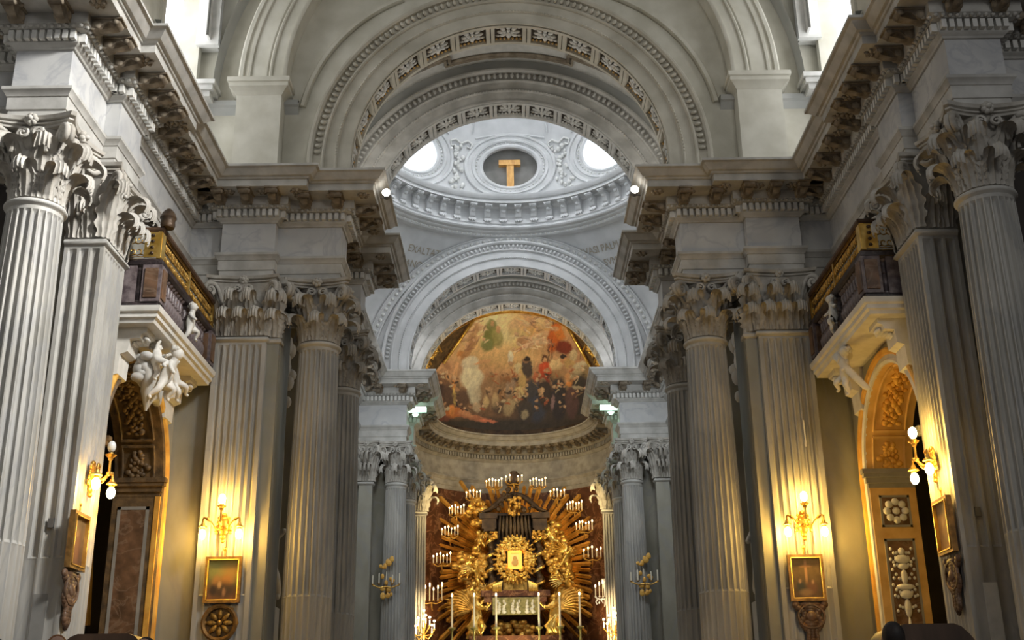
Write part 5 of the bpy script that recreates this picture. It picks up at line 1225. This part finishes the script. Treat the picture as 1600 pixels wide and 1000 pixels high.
# ================================================================ the gilded altar, around Y = 50
def A(x, y, Y=50.0):
    """metres in the altar plane from image pixels (804, 880 is the icon)"""
    k = (Y * .985 + 1.6) / 1800
    return Vector(((x - 804) * k, Y, 8.58 + (880 - y) * k * .955))
alt = empty('altar_glory', (0, 50.6, 0), label='gilded sunburst of long rays fanning round the altar icon on the red-brown wall', cat='sunburst')
random.seed(21)
cx, cz = 0, 8.55
def ray_len(a):
    d = math.degrees(a)
    # outline of the burst: reach in metres for each direction
    return 4.2 if (d < 25 or d > 155) else (3.7 if (d < 50 or d > 130) else 3.95 if (d < 72 or d > 108) else 3.5)
nr = 60
for i in range(nr):
    a = radians(-62 + 304 * (i + .5) / nr) + random.uniform(-.012, .012)
    d = math.degrees(a) % 360
    L = 4.45 * random.uniform(.84, 1.0)
    if 60 < d < 120: L = random.uniform(3.5, 4.05)
    if d > 200 and d < 340: L = random.uniform(3.8, 4.7)
    if i % 3 == 1: L *= .86
    L = min(L, 3.62 / max(.2, abs(cos(a)))) if abs(cos(a)) > .6 else L
    w0, w1 = .045, random.uniform(.075, .12)
    mb = MB(); u = Vector((cos(a), 0, sin(a))); n_ = Vector((-sin(a), 0, cos(a)))
    r0 = 1.0; y0 = 50.55 + random.uniform(-.05, .05); y1 = y0 - .25
    c0 = Vector((cx, y0, cz)) + u * r0; c1 = Vector((cx, y1, cz)) + u * L
    th = Vector((0, .05, 0))
    vs = []
    for c, w_ in ((c0, w0), (c1, w1)):
        vs += [c - n_ * w_ + th, c - th * .8, c + n_ * w_ + th]
    tip = c1 + u * w1 * .8
    # two lesser staves beside each main ray give the stepped bundle
    mb.add([p - Vector(alt.location) for p in vs + [tip]], [(0, 3, 4, 1), (1, 4, 5, 2), (0, 2, 5, 3), (3, 6, 4), (4, 6, 5), (0, 1, 2)])
    for sd_, kk in ((-1, .80), (1, .70)):
        o_ = n_ * sd_ * (w1 * 1.15); c1b = Vector((cx, y1 + .04, cz)) + u * L * kk * random.uniform(.92, 1.0) + o_; c0b = c0 + n_ * sd_ * w0 * 1.2
        vb = []
        for c, w_ in ((c0b, w0 * .5), (c1b, w1 * .42)): vb += [c - n_ * w_ + th, c - th * .6, c + n_ * w_ + th]
        mb.add([p - Vector(alt.location) for p in vb], [(0, 3, 4, 1), (1, 4, 5, 2), (0, 2, 5, 3), (3, 5, 4), (0, 1, 2)])
    mb.build('ray', M['ray'], alt, 0)
# aedicule: dark pedimented canopy on twisted columns
ae = empty('aedicule', (0, 49.6, 0), label='dark pedimented aedicule with twisted columns housing the icon', cat='aedicule')
def L_(x, y, Y=49.6): p = A(x, y, Y); return (p.x, p.y - 49.6, p.z)
def arcs(pts, r, n=8): return MB().tube(pts, r, n)
for s in (-1, 1):
    X_ = lambda d: d * s * .0279
    mb = MB(); xs = [30, 51]
    # cornice piece, breaking forward at its end
    z = lambda y: 8.58 + (880 - y) * .0267
    mb.box(min(X_(0), X_(53)), max(X_(0), X_(53)), -.15, .5, z(806), z(802)); mb.box(min(X_(26), X_(54)), max(X_(26), X_(54)), -.4, .4, z(812), z(803)); mb.box(min(X_(28), X_(50)), max(X_(28), X_(50)), -.32, .4, z(828), z(812)); mb.box(min(X_(30), X_(47)), max(X_(30), X_(47)), -.36, .4, z(832), z(828))
    mb.build('entablature', M['ebony'], ae, 0)
    q = MB(); q.tube([(X_(50), -.2, z(801)), (X_(38), -.22, z(797)), (X_(28), -.2, z(788)), (X_(20), -.2, z(780)), (X_(10), -.18, z(774)), (X_(0), -.18, z(771))], [.06, .10, .12, .12, .11, .10], 8)
    q.tube([(X_(30) + .12 * cos(a) * (1 - a / 9), -.25, z(792) + .12 * sin(a) * (1 - a / 9)) for a in [j * .6 for j in range(14)]], .05, 6)
    q.build('broken_pediment', M['ebony'], ae, 50)
    # twisted column
    tc = MB(); xa = X_(36)
    def tw(u, v):
        zz = z(930) + (z(833) - z(930)) * v; ph = v * 2 * pi * 4.2; a = 2 * pi * u
        ox, oy = .07 * cos(ph), .07 * sin(ph); return (xa + ox + .17 * cos(a), -.1 + oy + .17 * sin(a), zz)
    tc.grid(14, 60, tw, cu=True); c = tc.build('twisted_column', M['ebony'], ae, 60)
    sp = MB(); sp.tube([(xa + .22 * cos(2 * pi * 4.2 * v + .8), -.1 + .22 * sin(2 * pi * 4.2 * v + .8), z(930) + (z(833) - z(930)) * v) for v in [i / 90 for i in range(91)]], .06, 6); sp.build('gilt_spiral', M['goldb'], c, 60)
    b = MB(); b.box(xa - .25, xa + .25, -.35, .3, z(955), z(930)); b.box(xa - .3, xa + .3, -.4, .35, z(931), z(927)); b.build('pedestal', M['red'], ae, 0)
    g = MB(); random.seed(8 + s)
    for i in range(30): g.ball((X_(random.uniform(27, 46)), -.33 - random.random() * .06, z(random.uniform(833, 845))), random.uniform(.04, .09), None, random.uniform(.04, .09), 7, 5)
    g.build('gilt_capital', M['gold'], ae, 60)
mb = MB(); mb.tube([(0, -.15, z(735)), (0, -.2, z(757))], [.16, .22], 10)
for i in range(40):
    y_ = random.uniform(742, 800); wd = .15 + .6 * (y_ - 742) / 58; mb.ball((random.uniform(-wd, wd), -.2 - random.random() * .1, z(y_)), random.uniform(.06, .13), .07, random.uniform(.06, .14), 8, 5)
mb.build('crest_carving', M['ebony'], ae, 60)
mb = MB()
for i in range(24): mb.ball((random.uniform(-.24, .24), -.36 - random.random() * .06, z(random.uniform(778, 806))), random.uniform(.05, .11), .06, random.uniform(.05, .12), 8, 5)
mb.build('gilt_relief', M['gold'], ae, 60)
MB().box(-.95, .95, .2, .6, z(945), z(805)).build('back_panel', M['ebony'], ae, 0)
mb = MB()
for i in range(9):
    x_ = -.62 + i * .155; mb.tube([(x_, -.05, z(806)), (x_ * 1.05, -.08, z(826)), (x_ * 1.15, -.05, z(846))], [.05, .09, .02], 6)
mb.build('canopy_fringe', M['ebony'], ae, 60)
MB().box(-1.45, 1.45, -.55, .3, z(935), z(926)).box(-1.3, 1.3, -.5, .3, z(944), z(935)).build('mensa_ledge', M['red'], ae, 0)
MB().box(-.5, .5, -.25, .1, z(926), z(903)).build('throne_block', M['gold'], ae, 0)
# icon with its wreath
ic = empty('icon', (0, 49.1, 8.6), label='glowing gold-framed icon panel at the heart of the altar', cat='icon')
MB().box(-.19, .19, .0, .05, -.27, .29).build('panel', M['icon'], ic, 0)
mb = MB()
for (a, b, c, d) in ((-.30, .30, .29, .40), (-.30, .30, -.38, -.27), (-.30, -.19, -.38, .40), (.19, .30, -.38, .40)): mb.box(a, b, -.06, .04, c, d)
mb.build('frame', M['iconframe'], ic, 0)  # emission put into the gold stands for lamplight on the frame
mb = MB(); mb.ball((0, -.02, .07), .08, .03, .10); mb.ball((0, -.02, -.12), .14, .03, .14); mb.ball((.09, -.035, -.02), .04, .02, .05); mb.build('relief', M['ochre'], ic, 60)
mb = MB()
for i in range(7): mb.ball((-.27 + .09 * i, -.05, .43 + .05 * sin(pi * i / 6)), .06, .05, .07, 7, 5)
mb.build('crest', M['goldb'], ic, 60)
wr = empty('gilded_wreath', (0, 49.25, 8.6), label='shell-studded gilded wreath encircling the glowing icon', cat='wreath')
mb = MB(); random.seed(31)
for i in range(210):
    a = random.uniform(0, 2 * pi); r = random.uniform(.45, .80); k = 1.06 if sin(a) > 0 else .98
    mb.ball((r * cos(a) * 1.0, -.05 - random.random() * .14 * (1 if r < .7 else .5), r * sin(a) * k * 1.15 + .05), random.uniform(.05, .12), .08, random.uniform(.05, .12), 7, 5, Matrix.Rotation(random.random() * 3, 3, 'Y'))
mb.build('wreath', M['goldb'], wr, 60)
mb = MB()
for i in range(30):
    a = 2 * pi * i / 30; R3 = Matrix.Rotation(-a, 3, 'Y'); mb.ball((.83 * cos(a), -.02, .96 * sin(a) + .05), .13, .05, .05, 8, 5, R3)
mb.build('shell_edge', M['gold'], wr, 60)
mb = MB()
for s in (-1, 1):
    for i in range(5): mb.tube([(s * (.55 + .05 * i), -.15, -.85 - .02 * i), (s * (.62 + .07 * i), -.22, -1.05), (s * (.60 + .08 * i), -.18, -1.30)], [.03, .07, .04], 6)
mb.build('wings', M['goldb'], wr, 60)
# gilded cloud banks
def cloud(name, cxp, cyp, rx, ry, n, label, m='gold', Y=49.7, seed=1, sz=(.10, .22)):
    random.seed(seed); c = A(cxp, cyp, Y); t = empty(name, (c.x, c.y, c.z), label=label, cat='cloud'); mb = MB()
    for i in range(n):
        a = random.uniform(0, 2 * pi); r = sqrt(random.random()); k = random.uniform(*sz)
        mb.ball((rx * r * cos(a), -.15 * (1 - r) - random.random() * .2, ry * r * sin(a)), k, k * .7, k * .8, 10, 7)
    mb.build('billows', M[m], t, 70); return t
CL = [(745, 800, .42, .55, 34, 'narrow gilded cloud bank beside the upper left twisted column', 1), (740, 885, .75, .75, 80, 'large gilded cloud bank with putti on the left of the icon', 2), (862, 850, .48, .9, 60, 'gilded cloud bank climbing the right side of the aedicule', 3), (872, 893, .55, .55, 46, 'gilded cloud bank with putti on the right of the icon', 4), (745, 930, .55, .45, 36, 'gilded cloud below the left cloud bank, above the left kneeling angel', 5), (886, 935, .55, .42, 34, 'gilded cloud above the right kneeling angel', 6), (800, 985, 1.0, .42, 50, 'low gilded cloud at the foot of the altar between the angels', 7)]
for (a, b, c, d, e, lab, sd_) in CL: cloud('gilded_cloud', a, b, c, d, e, lab, seed=sd_)
PP = [(752, 850, 0, .75, 'gilded putto standing on the left cloud near the top'), (730, 893, 2, .8, 'gilded putto reclining at the outer left of the large cloud'), (748, 905, 1, .8, 'gilded putto tumbling under the large left cloud'), (732, 935, 2, .9, 'gilded putto flying at the lower left, legs stretched out'), (862, 848, 1, .75, 'gilded putto clinging to the upper right of the aedicule'), (880, 880, 0, .8, 'gilded putto perched on the right cloud bank'), (868, 905, 2, .8, 'gilded putto below the right cloud bank'), (760, 940, 0, .8, 'gilded putto beside the left end of the altar ledge'), (885, 925, 1, .9, 'gilded putto above the wing of the right kneeling angel')]
for i, (x, y, ps, k, lab) in enumerate(PP):
    c = A(x, y, 49.25); t = empty('gilded_putto', c, label=lab, cat='putto'); putto(t, (0, 0, 0), (i % 3 - 1) * .5, k * 1.15, ps, 'goldb', tilt=((i % 3 - 1) * .3, (i % 2) * .8 - .4), name='body', wings=True)
# kneeling angels
for s in (-1, 1):
    c = A(804 + s * 58, 972, 48.6); t = empty('kneeling_angel', c, label=f'large gilded kneeling angel with raised arms and broad wing, {SIDE[s]} foot of the altar', cat='angel')
    P = [(0, 0, 0), (0, 0, .3), (0, 0, .55), (0, -.02, .68), (0, -.03, .80), (-s * .12, -.05, .55), (-s * .35, -.2, .35), (-s * .62, -.3, .62), (s * .12, -.05, .55), (-s * .15, -.32, .35), (-s * .45, -.4, .45), (.12, 0, -.1), (.2, -.35, -.2), (.2, -.1, -.6), (-.12, 0, -.1), (-.2, -.25, -.4), (-.2, .1, -.6)]
    E_ = [(0, 1), (1, 2), (2, 3), (3, 4), (2, 5), (5, 6), (6, 7), (2, 8), (8, 9), (9, 10), (0, 11), (11, 12), (12, 13), (0, 14), (14, 15), (15, 16)]
    R_ = [.2, .17, .17, .07, .12, .09, .06, .045, .09, .06, .045, .15, .12, .07, .15, .12, .07]
    skin('body', P, E_, R_, M['goldb'], t)
    w_ = MB()
    for i in range(13):
        q = i / 12; a = radians(95 - 105 * q); Lw = 1.0 + .45 * sin(pi * q)
        w_.tube([(s * .1, .15, .4), (s * Lw * .55 * cos(a) + s * .1, .25, .35 + Lw * .55 * sin(a)), (s * Lw * cos(a - .15), .18, .35 + Lw * sin(a - .15) * .75)], [.07, .11, .02], 6)
    w_.build('wing', M['gold'], t, 60)
    h = MB(); h.ball((0, -.0, .84), .13, .14, .12); 
    for i in range(12): h.ball((.11 * cos(i), .02 + .08 * sin(i * 2.1), .84 + .07 * sin(i * 1.3)), .05)
    h.build('hair', M['gold'], t, 60)
    d = MB(); random.seed(9)
    for i in range(10): d.tube([(random.uniform(-.2, .2), -.1 + .05 * cos(i), .1), (random.uniform(-.35, .35), -.25, -.35), (random.uniform(-.5, .5), -.1, -.8)], [.07, .12, .05], 7)
    d.build('robe', M['goldb'], t, 60)
# altar frontal shelf, glass reliquary front and dark dais
tag(MB().box(-1.9, 1.9, 48.2, 50.4, FLOORZ, 5.45).build('altar_block', M['red']), 'red-brown marble altar block behind the six tall candles', 'altar')
t = empty('reliquary_screen', (0, 49.0, 0), label='greenish glass and gilt relief screen below the icon, behind the tall candles', cat='screen')
M['gr'] = mat('green_gilt_relief', (.20, .19, .07), (.46, .40, .18), 6, .35, metal=.4, bump=.3)
MB().box(-.95, .95, 0, .2, 6.35, 7.05).build('panel', M['gr'], t, 0)
mb = MB(); random.seed(13)
for x in (-.7, -.45, -.1, .12, .45, .7):
    for k in range(5): mb.ball((x + random.uniform(-.05, .05), -.05, 6.45 + k * .11), .10 - .014 * k, .05, .08, 8, 5)
mb.build('relief', M['ornament'], t, 60)

# ---- candles
def candle_into(mbw, mbf, x, y, z, h, r=.028):
    mbw.lathe([(0, 0), (r, 0), (r, h), (0, h + .01)], 7, (x, y, z)); mbf.ball((x, y, z + h + .055), .032, .032, .062, 7, 6)
CANDLE = MB().lathe([(0, 0), (.022, 0), (.022, .32), (.0, .33)], 8).mesh('candle', M['wax'], 40)
FLAME = MB().ball((0, 0, .38), .030, .030, .055, 7, 6).mesh('flame', M['flame'], 60)
def bracket(loc, lab, n=6, w=.62, hk=1.0, crystal=False, lit=True, Yoff=0):
    t = empty('candle_bracket', loc, label=lab, cat='candle bracket')
    mb = MB(); mb.tube([(-w / 2, 0, -.04), (-w / 4, -.03, -.14), (0, .0, -.10), (w / 4, -.03, -.14), (w / 2, 0, -.04)], .025, 6); mb.tube([(0, 0, -.1), (0, .2, -.3), (0, .5, -.35)], .03, 6)
    for i in range(n):
        x = -w / 2 + w * i / (n - 1); yy = -.12 * sin(pi * i / (n - 1)) * (1 if i % 2 else -1); mb.lathe([(0, -.05), (.03, -.04), (.055, 0), (.02, .01)], 8, (x, yy, .0))
    mb.build('branches', M['glass'] if crystal else M['gold'], t, 50)
    if crystal:
        g = MB(); random.seed(5)
        for i in range(34): g.ball((random.uniform(-w / 2, w / 2), random.uniform(-.12, .05), random.uniform(-.30, -.05)), .022, .022, .045, 5, 4)
        g.lathe([(.02, 0), (.03, .3), (.09, .5), (.02, .6), (.14, .72), (.0, .74)], 10, (0, .1, 0)); g.build('crystal_drops', M['glass'], t, 0)
    for i in range(n):
        x = -w / 2 + w * i / (n - 1); yy = -.12 * sin(pi * i / (n - 1)) * (1 if i % 2 else -1); k = .85 * hk * (1 + .18 * ((i * 7) % 3 - 1))
        c = use('candle', CANDLE, t, (x, yy, 0), (0, 0, 0), (1, 1, k))
        if lit: use('flame', FLAME, c)
    return t
BR = [(804, 752, 'candle bracket at the very top of the sunburst', 5, .70, .8), (773, 760, 'candle bracket just left of the topmost one', 6, .66, .9), (841, 760, 'candle bracket just right of the topmost one', 6, .66, .9),
      (741, 778, 'candle bracket on the upper left shoulder of the sunburst', 5, .60, .9), (871, 778, 'candle bracket on the upper right shoulder of the sunburst', 5, .60, .9),
      (715, 804, 'candle bracket third down on the left edge of the rays', 6, .62, 1), (897, 800, 'candle bracket third down on the right edge of the rays', 6, .62, 1),
      (705, 838, 'candle bracket fourth down on the left edge of the rays', 6, .68, 1), (911, 832, 'candle bracket fourth down on the right edge of the rays', 6, .68, 1),
      (693, 882, 'candle bracket fifth down on the left, in front of the flat rays', 6, .72, 1.1), (922, 876, 'candle bracket fifth down on the right with widely spaced candles', 5, .72, 1.2)]
for (x, y, lab, n, w_, k) in BR: bracket(A(x, y, 49.2), lab, n, w_, k)
bracket(A(678, 942, 48.8), 'low left candle bracket with long candles beside the lit pilaster', 6, .86, 1.7); bracket(A(939, 939, 48.8), 'crystal candle bracket with long candles beside the right lit pilaster', 6, .80, 1.6, True)
for s, xx in ((-1, 667), (1, 951)):
    c = A(xx, 990, 47.4); t = empty('branched_candelabrum', (c.x, c.y, c.z), label=f'gilt branched candelabrum with lit candles at the {SIDE[s]} foot of the altar', cat='candelabrum')
    mb = MB(); mb.lathe([(.16, FLOORZ - c.z), (.06, FLOORZ - c.z + .3), (.04, -.6), (.07, -.4), (.03, -.2), (.03, .25), (.06, .3)], 12)
    PTS = [(0, 0, .32), (-.22, -.1, .02), (.24, -.1, .04), (-.42, 0, -.12), (.42, 0, -.1), (-.30, -.2, -.3), (.34, -.2, -.28), (0, -.25, -.05), (.08, -.1, .12)]
    for (x, y, z) in PTS: mb.tube([(0, 0, -.35), (x * .6, y, z - .22), (x, y, z - .05)], .022, 6); mb.lathe([(0, -.05), (.05, -.02), (.06, 0), (0, .01)], 8, (x, y, z))
    mb.build('stand', M['goldb'], t, 50)
    for (x, y, z) in PTS: cc = use('candle', CANDLE, t, (x, y, z), (0, 0, 0), (1.2, 1.2, .7)); use('flame', FLAME, cc, (0, 0, 0), (0, 0, 0), (1.5, 1.5, 1.2))
# six tall candlesticks
for x, lab in ((709, 'outermost tall white candle on the left of the altar'), (742, 'second tall white candle from the left'), (775, 'tall white candle just left of the reliquary screen centre'), (839, 'tall white candle just right of the reliquary screen centre'), (870, 'second tall white candle from the right'), (900, 'outermost tall white candle on the right of the altar')):
    c = A(x, 990, 47.5); t = empty('tall_candlestick', (c.x, 47.5, 0), label=lab, cat='candlestick', group='six tall altar candlesticks'); zb = 5.50
    MB().lathe([(.16, zb - .8), (.05, zb - .6), (.07, zb - .4), (.04, zb - .2), (.05, zb + .10), (.15, zb + .18), (.15, zb + .22), (.05, zb + .24)], 14).build('stick', M['gr'], t, 50)
    MB().box(-.2, .2, -.2, .2, FLOORZ, zb - .8).build('plinth', M['red'], t, 0)
    cc = MB().lathe([(.0, zb + .22), (.045, zb + .23), (.040, 6.93), (.0, 6.94)], 10).build('candle', M['wax'], t, 40)
    MB().ball((0, 0, 7.0), .035, .035, .07, 8, 6).build('flame', M['flame'], cc, 60)
# candle brackets on the chancel columns (unlit)
for s in (-1, 1):
    t = bracket((s * 4.60, 41.70, 6.75), f'unlit gilt candle bracket on the slim chancel column, {SIDE[s]} side', 5, .95, 1.35, lit=False)
    mb = MB(); random.seed(3)
    for i in range(22): mb.ball((random.uniform(-.25, .25), .02, random.uniform(-.5, .9)), random.uniform(.05, .1), .04, random.uniform(.06, .12), 7, 5)
    mb.build('backplate', M['goldc'], t, 60)
# fluorescent fittings hidden on the chancel cornice
for s in (-1, 1):
    t = empty('fluorescent_lamp', (s * 3.85, 43.9, 13.55), label=f'greenish-white fluorescent lamp tucked under the {SIDE[s]} chancel cornice', cat='lamp')
    MB().box(-.42, .42, -.10, .10, .14, .30).build('reflector', M['tube'], t, 0)
    MB().lathe([(0, -.08), (.08, -.05), (.13, .02), (.05, .05)], 12).build('lamp_head', M['tube'], t); MB().box(-.44, .44, .10, .14, .1, .34).build('housing', M['iron'], t, 0)
    light('fluorescent_glow', 'POINT', (s * 3.75, 43.85, 13.1), (0, 50, 10), 8, (.55, 1, .68), .15)
# statues high in the chancel corners
for s in (-1, 1):
    st = empty('corner_statue', (s * 5.25, 43.2, 10.6), label=f'small pale statue above a narrow niche between chancel pilaster and column, {SIDE[s]}', cat='statue')
    MB().lathe([(.24, -.3), (.22, .1), (.16, .5), (.2, .85), (.14, 1.05), (0, 1.1)], 12).build('robe', M['white'], st, 60); MB().ball((0, 0, 1.2), .11, .11, .13).build('head', M['white'], st, 60)
    MB().tube([(-.25, 0, -4), (-.25, 0, -.9), (-.15, 0, -.5), (0, 0, -.35), (.15, 0, -.5), (.25, 0, -.9), (.25, 0, -4)], .07, 6).build('niche_rim', M['white'], st, 60)
# back wall closing the apse under the ledge; lamps that light the altar and fresco from the chancel
WARM = (1, .72, .30)
light('altar_flood_left', 'AREA', (-3.1, 46.4, 10.9), (.6, 50.6, 8.2), 95, WARM, .5, spot=None)
light('altar_flood_right', 'AREA', (3.1, 46.4, 10.9), (-.6, 50.6, 8.2), 95, WARM, .5)
light('altar_flood_low', 'AREA', (0, 46.6, 4.4), (0, 50.2, 7.6), 105, (1, .78, .36), 1.2, .4)
light('pilaster_lamp_left', 'SPOT', (-2.3, 45.4, 5.4), (-4.0, 47.8, 6.0), 2300, (1, .72, .36), .15, spot=50)
light('pilaster_lamp_right', 'SPOT', (2.3, 45.4, 5.4), (4.0, 47.8, 6.0), 2100, (1, .72, .36), .15, spot=50)
light('fresco_flood_left', 'AREA', (-3.0, 46.95, 14.75), (.6, 50.2, 18.6), 40, (1, .77, .42), .8, .3)
light('fresco_flood_right', 'AREA', (3.0, 46.95, 14.75), (-.6, 50.2, 18.6), 40, (1, .77, .42), .8, .3)
